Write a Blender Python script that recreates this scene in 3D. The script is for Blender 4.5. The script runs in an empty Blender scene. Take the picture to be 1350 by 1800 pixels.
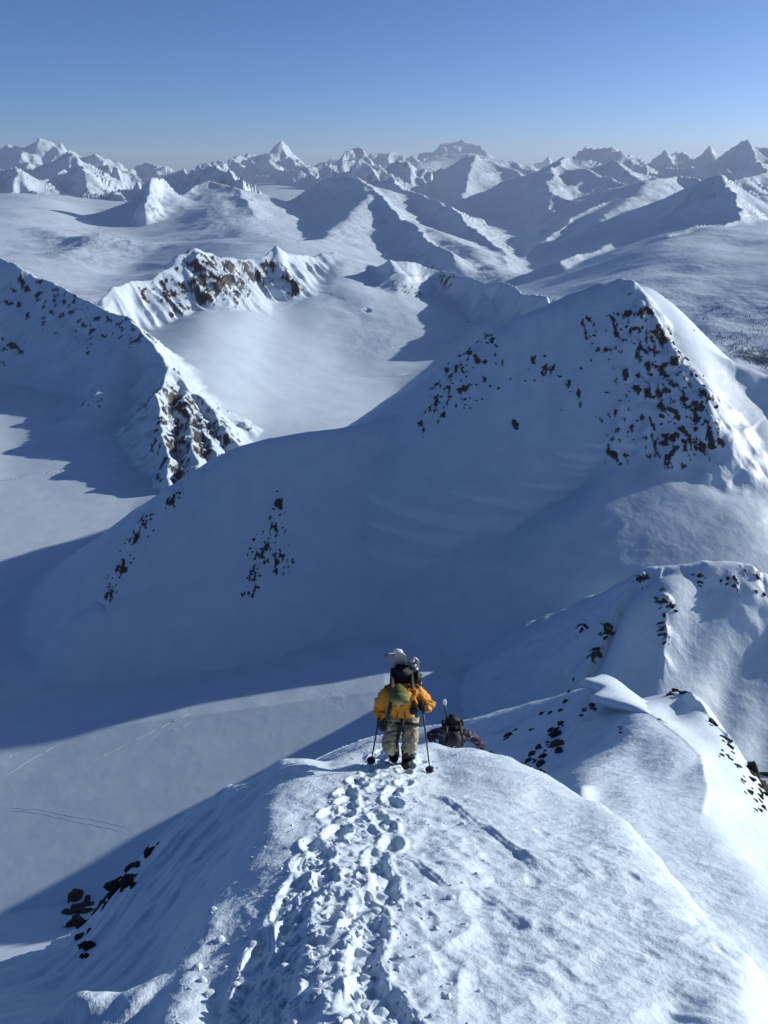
import bpy, bmesh, math, random
import numpy as np
from mathutils import Vector, Matrix, Euler

# ------------------------------------------------------------------ camera, sky, sun, exposure
scene = bpy.context.scene
COL = scene.collection
FPX, UC, VC, VH = 1360.0, 675.0, 900.0, 285.0          # focal length and eye level of the photograph
PITCH = math.atan((VC - VH) / FPX)
SUN_AZ, SUN_EL = 66.0, 15.5                            # degrees clockwise from the view direction / above eye level

cam_data = bpy.data.cameras.new('camera')
cam_data.sensor_fit = 'VERTICAL'
cam_data.sensor_height = 24.0
cam_data.lens = 24.0 * FPX / 1800.0
cam_data.clip_start = 0.1
cam_data.clip_end = 200000.0
cam = bpy.data.objects.new('camera', cam_data)
cam.location = (0, 0, 0)
cam.rotation_euler = (math.radians(90) - PITCH, 0, 0)
COL.objects.link(cam)
scene.camera = cam

world = bpy.data.worlds.new('World')
scene.world = world
world.use_nodes = True
wn = world.node_tree
bg = wn.nodes['Background']
sky = wn.nodes.new('ShaderNodeTexSky')
sky.sky_type = 'NISHITA'
sky.sun_disc = False
sky.sun_elevation = math.radians(SUN_EL)
sky.sun_rotation = math.radians(SUN_AZ)
sky.altitude = 2500
sky.air_density = 0.65
sky.dust_density = 4.5
sky.ozone_density = 6.0
wn.links.new(sky.outputs[0], bg.inputs[0])
bg.inputs[1].default_value = 0.115

sun_data = bpy.data.lights.new('sun', 'SUN')
sun_data.energy = 4.9
sun_data.angle = math.radians(0.53)
sun_data.color = (1.0, 0.95, 0.88)
sun = bpy.data.objects.new('sun', sun_data)
sa, se = math.radians(SUN_AZ), math.radians(SUN_EL)
SUN = Vector((math.sin(sa) * math.cos(se), math.cos(sa) * math.cos(se), math.sin(se)))
sun.rotation_euler = SUN.to_track_quat('Z', 'Y').to_euler()
sun.location = SUN * 60
COL.objects.link(sun)

scene.view_settings.view_transform = 'Standard'
scene.view_settings.look = 'None'
scene.view_settings.exposure = 0.12
scene.view_settings.gamma = 1.0
scene.view_settings.use_curve_mapping = False
scene.cycles.use_denoising = True
scene.cycles.max_bounces = 4
scene.cycles.diffuse_bounces = 1
scene.cycles.glossy_bounces = 1
scene.cycles.volume_bounces = 0
scene.cycles.sample_clamp_indirect = 4.0

# ------------------------------------------------------------------ numeric helpers
rng = np.random.default_rng(7)
_perm = rng.permutation(4096).astype(np.int32)
_ga = rng.random(4096) * 2 * np.pi
_gx, _gy = np.cos(_ga).astype(np.float32), np.sin(_ga).astype(np.float32)

def pnoise(x, y, seed=0):
    """gradient noise, about -0.7 .. 0.7"""
    x = x + seed * 17.13; y = y - seed * 9.71
    xf = np.floor(x); yf = np.floor(y)
    xi = xf.astype(np.int64); yi = yf.astype(np.int64)
    fx = (x - xf).astype(np.float32); fy = (y - yf).astype(np.float32)
    u = fx * fx * fx * (fx * (fx * 6 - 15) + 10)
    v = fy * fy * fy * (fy * (fy * 6 - 15) + 10)
    def g(ix, iy, dx, dy):
        h = _perm[(_perm[ix & 4095] + iy) & 4095]
        return _gx[h] * dx + _gy[h] * dy
    n00 = g(xi, yi, fx, fy); n10 = g(xi + 1, yi, fx - 1, fy)
    n01 = g(xi, yi + 1, fx, fy - 1); n11 = g(xi + 1, yi + 1, fx - 1, fy - 1)
    a = n00 + u * (n10 - n00); b = n01 + u * (n11 - n01)
    return a + v * (b - a)

def fbm(x, y, octs=4, seed=0, gain=0.5):
    s = 0; a = 1.0; f = 1.0
    for i in range(octs):
        s = s + a * pnoise(x * f, y * f, seed + i * 3)
        a *= gain; f *= 2.03
    return s

def sstep(a, b, x):
    t = np.clip((x - a) / (b - a), 0, 1)
    return t * t * (3 - 2 * t)

CT, ST = math.cos(PITCH), math.sin(PITCH)

def ray(u, v):
    xc = (u - UC) / FPX; yc = (VC - v) / FPX
    return np.array([xc, CT + yc * ST, -ST + yc * CT])

def at_r(u, v, r):
    """the point at horizontal range r on the sight line through photo pixel (u, v)"""
    d = ray(u, v)
    return d * (r / math.hypot(d[0], d[1]))

def at_z(u, v, z):
    d = ray(u, v)
    return d * (z / d[2])

def to_px(p):
    xc = p[0]; yc = p[1] * ST + p[2] * CT; zc = p[1] * CT - p[2] * ST
    return UC + FPX * xc / zc, VC - FPX * yc / zc

# ------------------------------------------------------------------ terrain: floors and slopes as survey points
EYE = 1.65
SP = []          # (x, y, z, rough, wave, zone)
ZONES = []
def zid(name):
    if name not in ZONES: ZONES.append(name)
    return ZONES.index(name)

def fl(zone, rough, wave, pts):
    """survey points (u, v, r): r > 0 horizontal range, r < 0 height"""
    for (u, v, r) in pts:
        if zone == 'snow_knoll': r += (512 - r) * 0.58
        p = at_r(u, v, r) if r > 0 else at_z(u, v, r)
        SP.append((p[0], p[1], p[2], rough, wave, zid(zone)))

def fx(zone, rough, wave, pts):
    for (azd, r, z) in pts:
        a = math.radians(azd)
        SP.append((r * math.sin(a), r * math.cos(a), z, rough, wave, zid(zone)))

# --- summit ridge underfoot
fl('summit_ridge', 0.22, 0.6, [
    (675, 1800, 1.78), (850, 1800, 1.85), (1000, 1800, 2.0), (1180, 1800, 2.25), (1350, 1800, 2.6), (500, 1800, 1.95), (380, 1800, 2.2),
    (675, 1950, 1.3), (1000, 1950, 1.4), (1400, 1950, 1.9), (400, 1950, 1.5),
    (700, 1600, 2.8), (850, 1600, 2.95), (1000, 1600, 3.07), (1120, 1620, 3.14), (1200, 1650, 3.05), (1300, 1720, 2.8), (520, 1600, 2.85), (440, 1650, 2.75),
    (560, 1700, 2.25), (800, 1700, 2.25), (1000, 1700, 2.43), (1150, 1720, 2.55),
    (700, 1450, 4.3), (600, 1450, 4.3), (800, 1450, 4.45), (900, 1450, 4.62), (1000, 1480, 4.4), (1050, 1530, 3.85), (1120, 1560, 3.68), (950, 1540, 3.55), (800, 1520, 3.5), (600, 1520, 3.4),
    (520, 1440, 4.5), (500, 1380, 5.8), (560, 1370, 5.9), (620, 1375, 5.7), (700, 1385, 5.5), (780, 1375, 6.2), (850, 1370, 6.2), (950, 1410, 5.6), (1020, 1430, 5.4),
    (700, 1345, 6.7), (640, 1340, 7.0), (580, 1345, 6.9), (760, 1330, 7.4),
    # skyline of the bulge
    (490, 1339, 7.1), (540, 1336, 7.3), (600, 1330, 7.6), (640, 1313, 8.4), (690, 1310, 8.6), (760, 1309, 8.6), (830, 1320, 8.6), (900, 1338, 8.1), (960, 1365, 7.4), (1000, 1388, 6.9),
    (1060, 1420, 6.2), (1110, 1456, 5.6), (1160, 1512, 4.9), (1205, 1567, 4.3), (1238, 1610, 4), (1280, 1650, 3.5), (1320, 1690, 3.3), (1350, 1738, 3.1),
    # brink above the shaded face
    (484, 1350, 6.7), (474, 1430, 4.75), (440, 1505, 3.95), (400, 1565, 3.5), (365, 1612, 3.2), (345, 1660, 2.95), (330, 1720, 2.6), (290, 1790, 2.3),
])
fl('summit_ridge', 0.25, 0.4, [
    # the shaded face and its skyline
    (440, 1430, 5.5), (400, 1480, 5.2), (350, 1540, 4.9), (300, 1600, 4.6), (280, 1680, 3.9), (250, 1740, 3.4), (180, 1740, 4.0), (100, 1740, 4.7), (200, 1650, 5.0), (330, 1470, 5.9),
    (150, 1800, 3.0), (0, 1790, 3.9), (50, 1730, 5.2),
    (400, 1382, 7.0), (330, 1428, 6.9), (280, 1472, 6.8), (230, 1532, 6.6), (200, 1562, 6.5), (130, 1642, 6.3), (60, 1675, 6.4), (0, 1693, 6.6), (-80, 1722, 7.0),
])
# hidden roll-over behind those skylines
fl('summit_ridge', 0.2, 0.1, [
    (640, 1440, 11), (700, 1440, 11.5), (760, 1440, 11.5), (830, 1450, 11.5), (900, 1470, 11.5), (960, 1490, 10.5), (1000, 1520, 9.8), (1060, 1560, 8.7), (1110, 1600, 7.8), (1160, 1650, 7), (1205, 1690, 6.2), (1238, 1720, 5.7), (1280, 1760, 5.2), (1350, 1830, 4.8),
    (490, 1480, 10), (540, 1470, 10.5), (600, 1460, 10.8), (400, 1560, 10.5), (330, 1610, 10.5), (280, 1640, 10.5), (200, 1720, 10.5), (130, 1780, 10.5), (60, 1800, 10.5), (0, 1810, 10.5), (-80, 1830, 11),
    (640, 1470, 22), (560, 1500, 22), (400, 1600, 24), (200, 1740, 24), (0, 1830, 24), (-150, 1900, 24),
    (640, 1500, 50), (640, 1480, 110), (640, 1430, 220), (760, 1490, 22), (760, 1480, 50), (770, 1450, 100), (840, 1470, 25), (860, 1420, 55), (920, 1440, 30), (500, 1550, 50), (500, 1500, 130), (500, 1470, 230), (300, 1670, 55), (300, 1630, 150), (100, 1790, 55), (100, 1770, 150), (-80, 1870, 60), (-80, 1860, 170), (980, 1440, 24)])
fx('summit_ridge', 0.4, 0.3, [(-60, 2, -3.6), (-60, 5, -8.5), (-60, 12, -22), (-100, 3, -4.5), (-100, 12, -18), (60, 2, -3.0), (60, 5, -5.8), (60, 12, -13),
    (90, 3, -2.8), (90, 12, -10), (140, 4, -1.7), (180, 4, -1.0), (180, 12, 0.4), (-140, 4, -3), (-140, 12, -9), (140, 12, -6), (180, 1.2, -1.6), (90, 1.2, -1.9), (-90, 1.2, -2.3)])

# --- corniced ridge below the bulge
fl('corniced_ridge', 0.22, 0.9, [
    (1020, 1386, 24), (1040, 1400, 24), (1100, 1425, 22.6), (1150, 1480, 19.5), (1200, 1545, 16.6), (1250, 1600, 14.9), (1310, 1660, 13.5), (1360, 1720, 12.4),
    (1100, 1390, 26), (1160, 1420, 24.1), (1200, 1450, 22.3), (1260, 1540, 17.6), (1320, 1610, 15.3),
    (1070, 1375, 29), (1130, 1370, 31.6), (1200, 1375, 31.4), (1180, 1325, 37.2), (1120, 1330, 37.6), (1090, 1290, 44.5), (1150, 1292, 42.6),
    (1040, 1350, 34), (1000, 1365, 34)])
fl('corniced_ridge', 0.1, 0.1, [
    (1060, 1300, 48), (1020, 1310, 52), (980, 1330, 52), (960, 1370, 45), (940, 1320, 66), (900, 1330, 70), (1000, 1270, 75), (1040, 1240, 78), (960, 1290, 80),
    (870, 1320, 90), (920, 1290, 105), (980, 1250, 120)])
# crest breaks
fl('corniced_ridge', 0.08, 0.05, [
    (1098, 1263, 49), (1150, 1261, 47.5), (1190, 1290, 43.7), (1232, 1332, 37.8), (1243, 1388, 29.3), (1234, 1430, 24.6), (1270, 1480, 21.2), (1320, 1540, 18.3), (1400, 1630, 15.3),
    (1280, 1440, 27), (1340, 1520, 22.5), (1260, 1350, 39.5), (1310, 1430, 32), (1350, 1480, 28), (1270, 1320, 46), (1220, 1290, 49), (1240, 1280, 53), (1180, 1262, 57), (1200, 1245, 62),
    (1190, 1216, 68), (1215, 1226, 64), (1240, 1252, 59), (1290, 1310, 52), (1330, 1372, 46), (1352, 1415, 43), (1420, 1500, 38)])
fl('corniced_ridge', 0.1, 0.0, [(1190, 1290, 110), (1240, 1330, 95), (1290, 1390, 85), (1340, 1460, 75), (1420, 1580, 65), (1120, 1270, 95)])

# --- rib dropping left from the knoll and its arete
fl('snow_knoll', 0.1, 0.1, [
    (800, 1326, 160), (880, 1291, 200), (935, 1272, 232), (1000, 1240, 290), (1035, 1165, 355), (1060, 1110, 400), (1085, 1065, 440), (1120, 1020, 480), (1155, 1002, 505),
    (1085, 1110, 395), (1075, 1150, 360), (1095, 1080, 419), (1060, 1180, 333), (1040, 1215, 305), (1105, 1050, 446), (1130, 1140, 350), (1140, 1100, 388), (1060, 1240, 270), (1100, 1180, 320), (1110, 1100, 390), (1140, 1060, 430), (960, 1300, 190), (1020, 1300, 150), (900, 1320, 150)])
fl('snow_knoll', 0.1, 0.25, [
    (1165, 1205, 300), (1166, 1150, 340), (1165, 1100, 380), (1163, 1050, 430), (1160, 1002, 500), (1200, 993, 515), (1240, 988, 525), (1300, 992, 545), (1340, 1011, 555), (1400, 1040, 560),
    (1290, 1030, 510), (1290, 1090, 457), (1350, 1090, 503), (1210, 1080, 431), (1210, 1150, 367), (1280, 1180, 388), (1350, 1180, 414), (1350, 1040, 543),
    (1230, 1205, 328), (1300, 1250, 322), (1350, 1300, 310), (1250, 1120, 409), (1330, 1120, 460), (1250, 1050, 483), (1330, 1060, 512), (1400, 1200, 422), (1280, 1300, 276)])
fl('valley_glacier', 0.03, 0.05, [
    (800, 1400, 360), (880, 1360, 375), (935, 1340, 390), (1000, 1320, 430), (1035, 1280, 470), (1060, 1235, 500), (1085, 1200, 525), (1130, 1150, 555)])
fl('pyramid_peak', 0.03, 0.1, [(1160, 1060, 590), (1240, 1060, 610), (1300, 1060, 620), (1350, 1060, 630), (1420, 1080, 640)])

# --- valley glacier on the left
fl('valley_glacier', 0.02, 0.03, [
    (700, 1290, -395), (780, 1270, -390),
    (100, 1150, -430), (0, 1150, -432), (250, 1130, -428), (0, 1000, -432), (100, 1000, -431), (200, 950, -430), (100, 850, -430), (250, 890, -430), (0, 850, -430), (200, 830, -426), (20, 760, -420), (-150, 1000, -432), (-150, 1400, -430), (-200, 800, -410),
    (130, 800, -425), (330, 860, -438), (370, 840, -442), (410, 822, -446), (50, 690, 1600), (-60, 690, 1660)])
fx('valley_glacier', 0.02, 0.02, [(-38, 320, -430), (-30, 320, -430), (-22, 320, -430), (-14, 320, -425), (-5, 320, -420), (-38, 440, -440), (-28, 440, -440), (-18, 440, -440), (-8, 440, -425), (-35, 560, -445), (-25, 560, -445), (-15, 520, -440), (-60, 600, -430), (-60, 200, -290), (-60, 60, -95), (-100, 60, -80), (-100, 250, -300), (-100, 800, -430), (180, 60, -20), (180, 300, -200), (180, 1500, -450),
    (60, 60, -60), (60, 200, -170), (60, 500, -330), (60, 900, -400), (100, 60, -60), (100, 250, -210), (100, 800, -430), (140, 200, -180), (-140, 200, -200)])

# --- the broad shaded face under the pyramid peak
fl('pyramid_peak', 0.05, 0.08, [
    (1000, 850, 758), (900, 850, 760), (800, 850, 770), (700, 850, 770), (600, 850, 765), (500, 870, 755), (420, 900, 745),
    (900, 1000, 650), (800, 1000, 660), (700, 1000, 680), (600, 1000, 690), (500, 1000, 700), (400, 1000, 700), (320, 1000, 705), (260, 1030, 700),
    (900, 1150, 545), (800, 1150, 560), (700, 1150, 580), (550, 1150, 600), (400, 1130, 640), (300, 1100, 665), (1000, 1050, 606), (1000, 950, 672), (960, 1150, 545)])
fl('pyramid_peak', 0.03, 0.03, [
    (1256, 770, 818), (1290, 790, 835), (1235, 760, 822), (1260, 830, 800), (1130, 530, 945), (1180, 610, 898), (1235, 690, 855), (1100, 560, 925), (1105, 620, 890), (1125, 690, 850), (1140, 750, 815), (1062, 620, 885), (1150, 800, 780), (1100, 820, 760), (1200, 800, 783), (1250, 800, 800), (1050, 800, 775), (1000, 780, 790), (900, 770, 810), (1050, 700, 840), (1000, 650, 872), (1000, 590, 900), (940, 630, 880), (1100, 700, 842), (1200, 720, 832), (900, 680, 846), (850, 710, 836), (1050, 560, 925), (1130, 640, 885), (700, 780, 808), (560, 800, 790), (440, 830, 772)])
fl('pyramid_peak', 0.04, 0.45, [
    (1300, 700, 912), (1350, 735, 905), (1260, 665, 915), (1400, 790, 890), (1300, 760, 870), (1350, 800, 860), (1350, 870, 790), (1200, 850, 765), (1290, 840, 800), (1250, 930, 715), (1350, 960, 735), (1100, 900, 708), (1150, 950, 675), (1070, 990, 640), (1400, 950, 760), (1300, 920, 735)])

# --- snow bowl behind
fl('snow_bowl', 0.03, 0.12, [
    (450, 600, 1990), (600, 600, 2170), (550, 680, 1750), (450, 740, 1440), (700, 700, 1740), (800, 610, 2150), (870, 560, 2370), (350, 610, 1820), (650, 560, 2440), (750, 640, 2000), (600, 740, 1490), (330, 650, 1640), (380, 700, 1500), (500, 560, 2270), (560, 520, 2520), (430, 545, 2200), (350, 560, 2050), (720, 550, 2520)])
fl('snow_bowl', 0.05, 0.05, [(700, 800, 1100), (500, 830, 1050), (600, 800, 870), (700, 775, 885), (430, 840, 845), (320, 905, 830), (800, 710, 920), (240, 990, 800), (880, 640, 960), (520, 815, 858), (850, 720, 1150), (950, 640, 1250), (1050, 600, 1400), (230, 960, 900)])

# --- plateau, side valleys and far floors
fl('snow_plateau', 0.12, 0.8, [
    (200, 470, 4800), (300, 430, 5900), (100, 430, 6000), (400, 410, 6600), (450, 440, 4700), (0, 430, 5800), (50, 490, 3900), (250, 500, 3500), (350, 470, 4000), (-100, 450, 4800),
    (100, 520, 3100), (300, 520, 3000), (500, 480, 3500), (600, 490, 3300)])
fl('snow_plateau', 0.12, 0.6, [(40, 380, 7600), (200, 405, 7600), (150, 375, 9300), (230, 392, 8300), (0, 350, 9500), (80, 350, 9800), (-100, 380, 7500), (350, 392, 7900), (440, 392, 7900)])
fl('far_glacier', 0.02, 0.05, [(500, 350, 11500), (540, 420, 6600), (560, 385, 8600), (480, 330, 14500), (470, 320, 17000), (470, 400, 7300), (540, 350, 11500), (440, 335, 14000)])
fl('river_valley', 0.03, 0.1, [(930, 430, 7500), (920, 400, 9500), (880, 480, 5900), (950, 385, 10800), (900, 375, 11800), (850, 365, 12800), (960, 400, 9600), (850, 500, 5300)])
fl('wooded_plateau', 0.16, 1.0, [
    (1200, 500, 3300), (1300, 500, 3300), (1150, 450, 4200), (1300, 440, 4400), (1350, 560, 2750), (1250, 570, 2700), (1340, 640, 2300), (1200, 600, 2500), (1100, 520, 3100), (1400, 600, 2500), (1330, 405, 5400), (1430, 450, 4200), (1250, 410, 5200), (1020, 530, 3100), (1350, 700, 1900), (1450, 750, 1700)])
fx('far_plain', 0.15, 0.2, [(a, r, -560) for a in (-26, -20, -14, -8, 0, 8, 14, 20, 26) for r in (20000, 27000, 36000)] + [(a, 52000, -700) for a in (-26, -13, 0, 13, 26)]
   + [(a, r, -480) for a in (-45, 45, 75, 110, 180, -110, -75) for r in (3000, 10000, 40000)])

SP = np.array(SP)
A_AZ = 4.0
def lp(x, y):
    r = np.hypot(x, y)
    return np.arctan2(x, y) * A_AZ, np.log(np.maximum(r, 0.5)), r

_sx, _sy, _sr = lp(SP[:, 0], SP[:, 1])
_val = np.column_stack([(SP[:, 2] + EYE) / (_sr / (1 + _sr / 150.0)), SP[:, 3], SP[:, 4]])
def rscale(r): return r / (1 + r / 150.0)
_rc2 = np.where(_sr > 150, 0.10, np.where(_sr > 14, 0.07, 0.05)) ** 2
_K = np.sqrt((_sx[:, None] - _sx[None]) ** 2 + (_sy[:, None] - _sy[None]) ** 2 + _rc2[None])
_n = len(SP)
_A = np.zeros((_n + 3, _n + 3)); _A[:_n, :_n] = _K - np.diag(np.where(_sr > 150, 0.012, np.where(_sr > 14, 0.003, 1e-4)))
_A[:_n, _n] = 1; _A[:_n, _n + 1] = _sx; _A[:_n, _n + 2] = _sy; _A[_n:, :_n] = _A[:_n, _n:].T
_W = np.linalg.solve(_A, np.vstack([_val, np.zeros((3, 3))]))

def base(x, y):
    ax, ay, r = lp(x, y)
    n = x.size
    out = np.empty((n, 3)); zone = np.empty(n, np.int16)
    sx = _sx.astype(np.float32); sy = _sy.astype(np.float32); W = _W[:_n].astype(np.float32)
    zz = SP[:, 5].astype(np.int16)
    CH = 60000
    for i in range(0, n, CH):
        a = ax[i:i + CH].astype(np.float32); b = ay[i:i + CH].astype(np.float32)
        d2 = (a[:, None] - sx[None]) ** 2; d2 += (b[:, None] - sy[None]) ** 2
        zone[i:i + CH] = zz[np.argmin(d2, 1)]
        d2 += _rc2.astype(np.float32)[None]; np.sqrt(d2, out=d2)
        out[i:i + CH] = d2 @ W + _W[_n] + a[:, None] * _W[_n + 1] + b[:, None] * _W[_n + 2]
    z = out[:, 0] * rscale(r) - EYE
    gl = -396 + 0.165 * (np.minimum(x, 0) + 97) + 0.06 * np.maximum(x, 0) - 0.06 * (y - 485) - 0.14 * np.maximum(y - 495, 0) + 0.55 * np.maximum(318 - y, 0)
    gl = np.maximum(gl, -431) + np.maximum(12 - np.abs(gl + 431), 0) ** 2 / 48
    w_ = sstep(60, 10, np.abs(z - gl)) * sstep(230, 270, r) * (1 - sstep(1000, 1200, r)) * sstep(150, 90, x)
    z = np.where((r > 230) & (r < 1200) & (x < 150) & (z < gl), gl, z * (1 - w_ * 0) )
    dz = z - gl; kk = 14.0
    z = np.where((r > 230) & (r < 1200) & (x < 150) & (np.abs(dz) < kk), gl + (dz + kk) ** 2 / (4 * kk), z)
    # evenly wind-packed slope between the pyramid peak and the knoll
    e = np.sqrt(((x - 255) / 130) ** 2 + ((y - 640) / 72) ** 2)
    w2 = sstep(1.3, 0.55, e)
    z = z * (1 - w2) + w2 * (-308 + 0.42 * (y - 640) + 0.08 * (x - 235) - 0.0009 * (x - 235) ** 2)
    return z, np.clip(out[:, 1], 0, 1.2), np.clip(out[:, 2], 0, 1.2), zone, r

# ------------------------------------------------------------------ terrain: crests
RIDGES = []
def ridge(zone, pts, sl=0.8, sr=None, s1=0.35, w=None, c=0.0, k=None, rough=0.4, flute=None, raw=False, spurs=None, jag=0.0, warp=0.008):
    """crest polyline; sl / sr = fall to its left / right, flattening to s1 after w metres"""
    if zone == 'snow_knoll': pts = [(u, v, r + (512 - r) * 0.58) for (u, v, r) in pts]
    P = np.array([p if raw else at_r(*p) for p in pts], float)
    if jag:
        Q = []
        for i in range(len(P) - 1):
            n = 4
            for j in range(n):
                q = P[i] + (P[i + 1] - P[i]) * j / n
                if j: q[2] += (rng.random() - 0.6) * jag
                Q.append(q)
        P = np.array(Q + [P[-1]])
    dist = np.hypot(P[:, 0], P[:, 1]).mean()
    w = w or 0.05 * dist
    RIDGES.append(dict(zone=zid(zone), P=P, sl=sl, sr=sl if sr is None else sr, s1=s1, w=w, c=c, k=(0.6 * k if k and dist > 3000 else k) or 0.003 * dist, rough=rough, flute=flute, warp=warp))
    if spurs:
        n, ln, fall, skew = spurs
        seg = np.r_[0, np.cumsum(np.hypot(*np.diff(P[:, :2], axis=0).T))]
        for i in range(n):
            t = (i + 0.5 + (rng.random() - 0.5) * 0.7) / n * seg[-1]
            q = np.array([np.interp(t, seg, P[:, j]) for j in range(3)])
            rad = q[:2] / np.hypot(*q[:2])
            side = np.array([rad[1], -rad[0]])
            dirn = -rad + side * (skew + (rng.random() - 0.5) * 1.0)
            L = ln * (0.6 + 0.8 * rng.random())
            pts2 = []
            for j in range(5):
                f = j / 4
                pp = q[:2] + dirn * L * f + side * (rng.random() - 0.5) * L * 0.12 * (j > 0)
                pts2.append((pp[0], pp[1], q[2] - fall * (f ** 0.85) * (0.85 + 0.3 * rng.random())))
            RIDGES.append(dict(zone=zid(zone), P=np.array(pts2), sl=sl, sr=sl if sr is None else sr, s1=s1, w=w * 0.6, c=c, k=k or 0.003 * dist, rough=rough, flute=flute, warp=warp))

def ridges(x, y, h, rough, zone):
    for R in RIDGES:
        P = R['P']
        reach = min(max((P[:, 2].max() + 800) / max(R['s1'], 0.2), 200), 0.3 * np.hypot(P[:, 0], P[:, 1]).mean() + 60)
        m = (x > P[:, 0].min() - reach) & (x < P[:, 0].max() + reach) & (y > P[:, 1].min() - reach) & (y < P[:, 1].max() + reach)
        idx = np.nonzero(m)[0]
        if idx.size == 0: continue
        X = x[idx]; Y = y[idx]
        dm = np.hypot(P[:, 0], P[:, 1]).mean()
        if dm > 250:
            l1 = 0.05 * dm; wa = R['warp'] * dm
            X = X + wa * (pnoise(X / l1, Y / l1, 301) + 0.45 * pnoise(X / l1 * 2.7, Y / l1 * 2.7, 303)); Y = Y + wa * (pnoise(x[idx] / l1, Y / l1, 305) + 0.45 * pnoise(x[idx] / l1 * 2.7, Y / l1 * 2.7, 307))
        best = np.full(idx.size, -1e9); bestd = np.full(idx.size, 1e9)
        for i in range(len(P) - 1):
            a = P[i]; d = P[i + 1] - a; L2 = d[0] ** 2 + d[1] ** 2 + 1e-9
            t = np.clip(((X - a[0]) * d[0] + (Y - a[1]) * d[1]) / L2, 0, 1)
            ex = X - a[0] - t * d[0]; ey = Y - a[1] - t * d[1]
            dd = np.sqrt(ex * ex + ey * ey)
            side = d[0] * (Y - a[1]) - d[1] * (X - a[0])
            L = math.sqrt(L2)
            sg = np.clip(side / (L * (dd + 1e-6)), -1, 1) * 0.5 + 0.5
            s0 = R['sr'] + (R['sl'] - R['sr']) * sg
            dc = np.sqrt(dd * dd + R['c'] ** 2) - R['c'] if R['c'] else dd
            s1 = np.minimum(R['s1'], s0)
            z = a[2] + t * d[2] - s1 * dc - (s0 - s1) * R['w'] * (1 - np.exp(-dc / R['w']))
            z -= np.maximum(dd - 0.6 * reach, 0) * 1.5
            np.maximum(best, z, out=best); np.minimum(bestd, dd, out=bestd)
        e0 = P[-1, :2] - P[0, :2]; e0 = e0 / (np.hypot(*e0) + 1e-9)
        besta = X * e0[0] + Y * e0[1]
        if R['flute']:
            lam, amp = R['flute']
            n = pnoise(besta / lam, bestd / (lam * 5), 5) + 0.5 * pnoise(besta / lam * 2.3, bestd / (lam * 3), 8)
            fall = 1 - np.abs(n) * 2.2
            best += amp * (fall - 0.75) * sstep(0, lam * 0.9, bestd) * np.exp(-bestd / (lam * 7))
        k = R['k']; a = h[idx]
        hh = np.maximum(a, best) + np.maximum(k - np.abs(a - best), 0) ** 2 / (4 * k)
        wgt = sstep(-k, k, best - a)
        rough[idx] = rough[idx] * (1 - wgt) + R['rough'] * wgt
        zone[idx] = np.where(best > a, R['zone'], zone[idx])
        h[idx] = hh
    return h, rough, zone

# pyramid peak: left skyline, rocky right edge, far right shoulder
ridge('pyramid_peak', [(1090, 495, 970), (1060, 499, 962), (1020, 514, 950), (985, 529, 940), (955, 540, 930), (920, 555, 915), (890, 575, 900), (850, 602, 885), (820, 632, 875), (790, 667, 860), (760, 697, 850), (735, 716, 845),
    (700, 730, 838), (660, 742, 830), (600, 755, 818), (540, 763, 806), (480, 773, 798), (430, 785, 790), (400, 800, 785), (360, 825, 780), (320, 850, 775), (290, 880, 768), (262, 910, 760), (240, 940, 750), (215, 990, 735), (190, 1040, 715), (172, 1068, 695), (150, 1110, 690), (120, 1160, 690)],
    sl=0.85, sr=0.8, s1=0.7, w=120, c=14, k=8, rough=0.1, warp=0.003)
ridge('pyramid_peak', [(1092, 496, 970), (1108, 502, 962), (1130, 530, 945), (1155, 572, 920), (1180, 610, 898), (1207, 645, 878), (1235, 692, 853), (1248, 735, 827)], sl=0.95, sr=0.95, s1=0.8, w=90, c=4, k=6, rough=0.45)
ridge('pyramid_peak', [(1130, 545, 940), (1165, 600, 950), (1205, 612, 965), (1270, 632, 970), (1350, 662, 970), (1500, 725, 970)], sl=0.9, sr=0.9, s1=0.9, w=120, c=12, k=10, rough=0.05)
# rocky ribs on the face of the pyramid
ridge('pyramid_peak', [(1095, 500, 966), (1100, 560, 925), (1105, 620, 890), (1125, 690, 849), (1140, 752, 808)], sl=0.9, sr=0.85, s1=0.8, w=40, c=3, k=6, rough=0.5)
ridge('pyramid_peak', [(1060, 545, 935), (1062, 600, 895), (1075, 690, 840), (1090, 710, 826), (1085, 782, 780)], sl=1.1, sr=0.85, s1=0.8, w=30, c=3, k=5, rough=0.4)
ridge('pyramid_peak', [(860, 620, 870), (820, 680, 845), (770, 720, 830), (740, 760, 812)], sl=0.9, sr=0.9, s1=0.8, w=40, c=3, k=8, rough=0.35)
ridge('pyramid_peak', [(495, 870, 757), (480, 930, 728), (465, 985, 703), (440, 1040, 680)], sl=0.95, sr=0.95, s1=0.9, w=12, c=2, k=4, rough=0.35)

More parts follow.
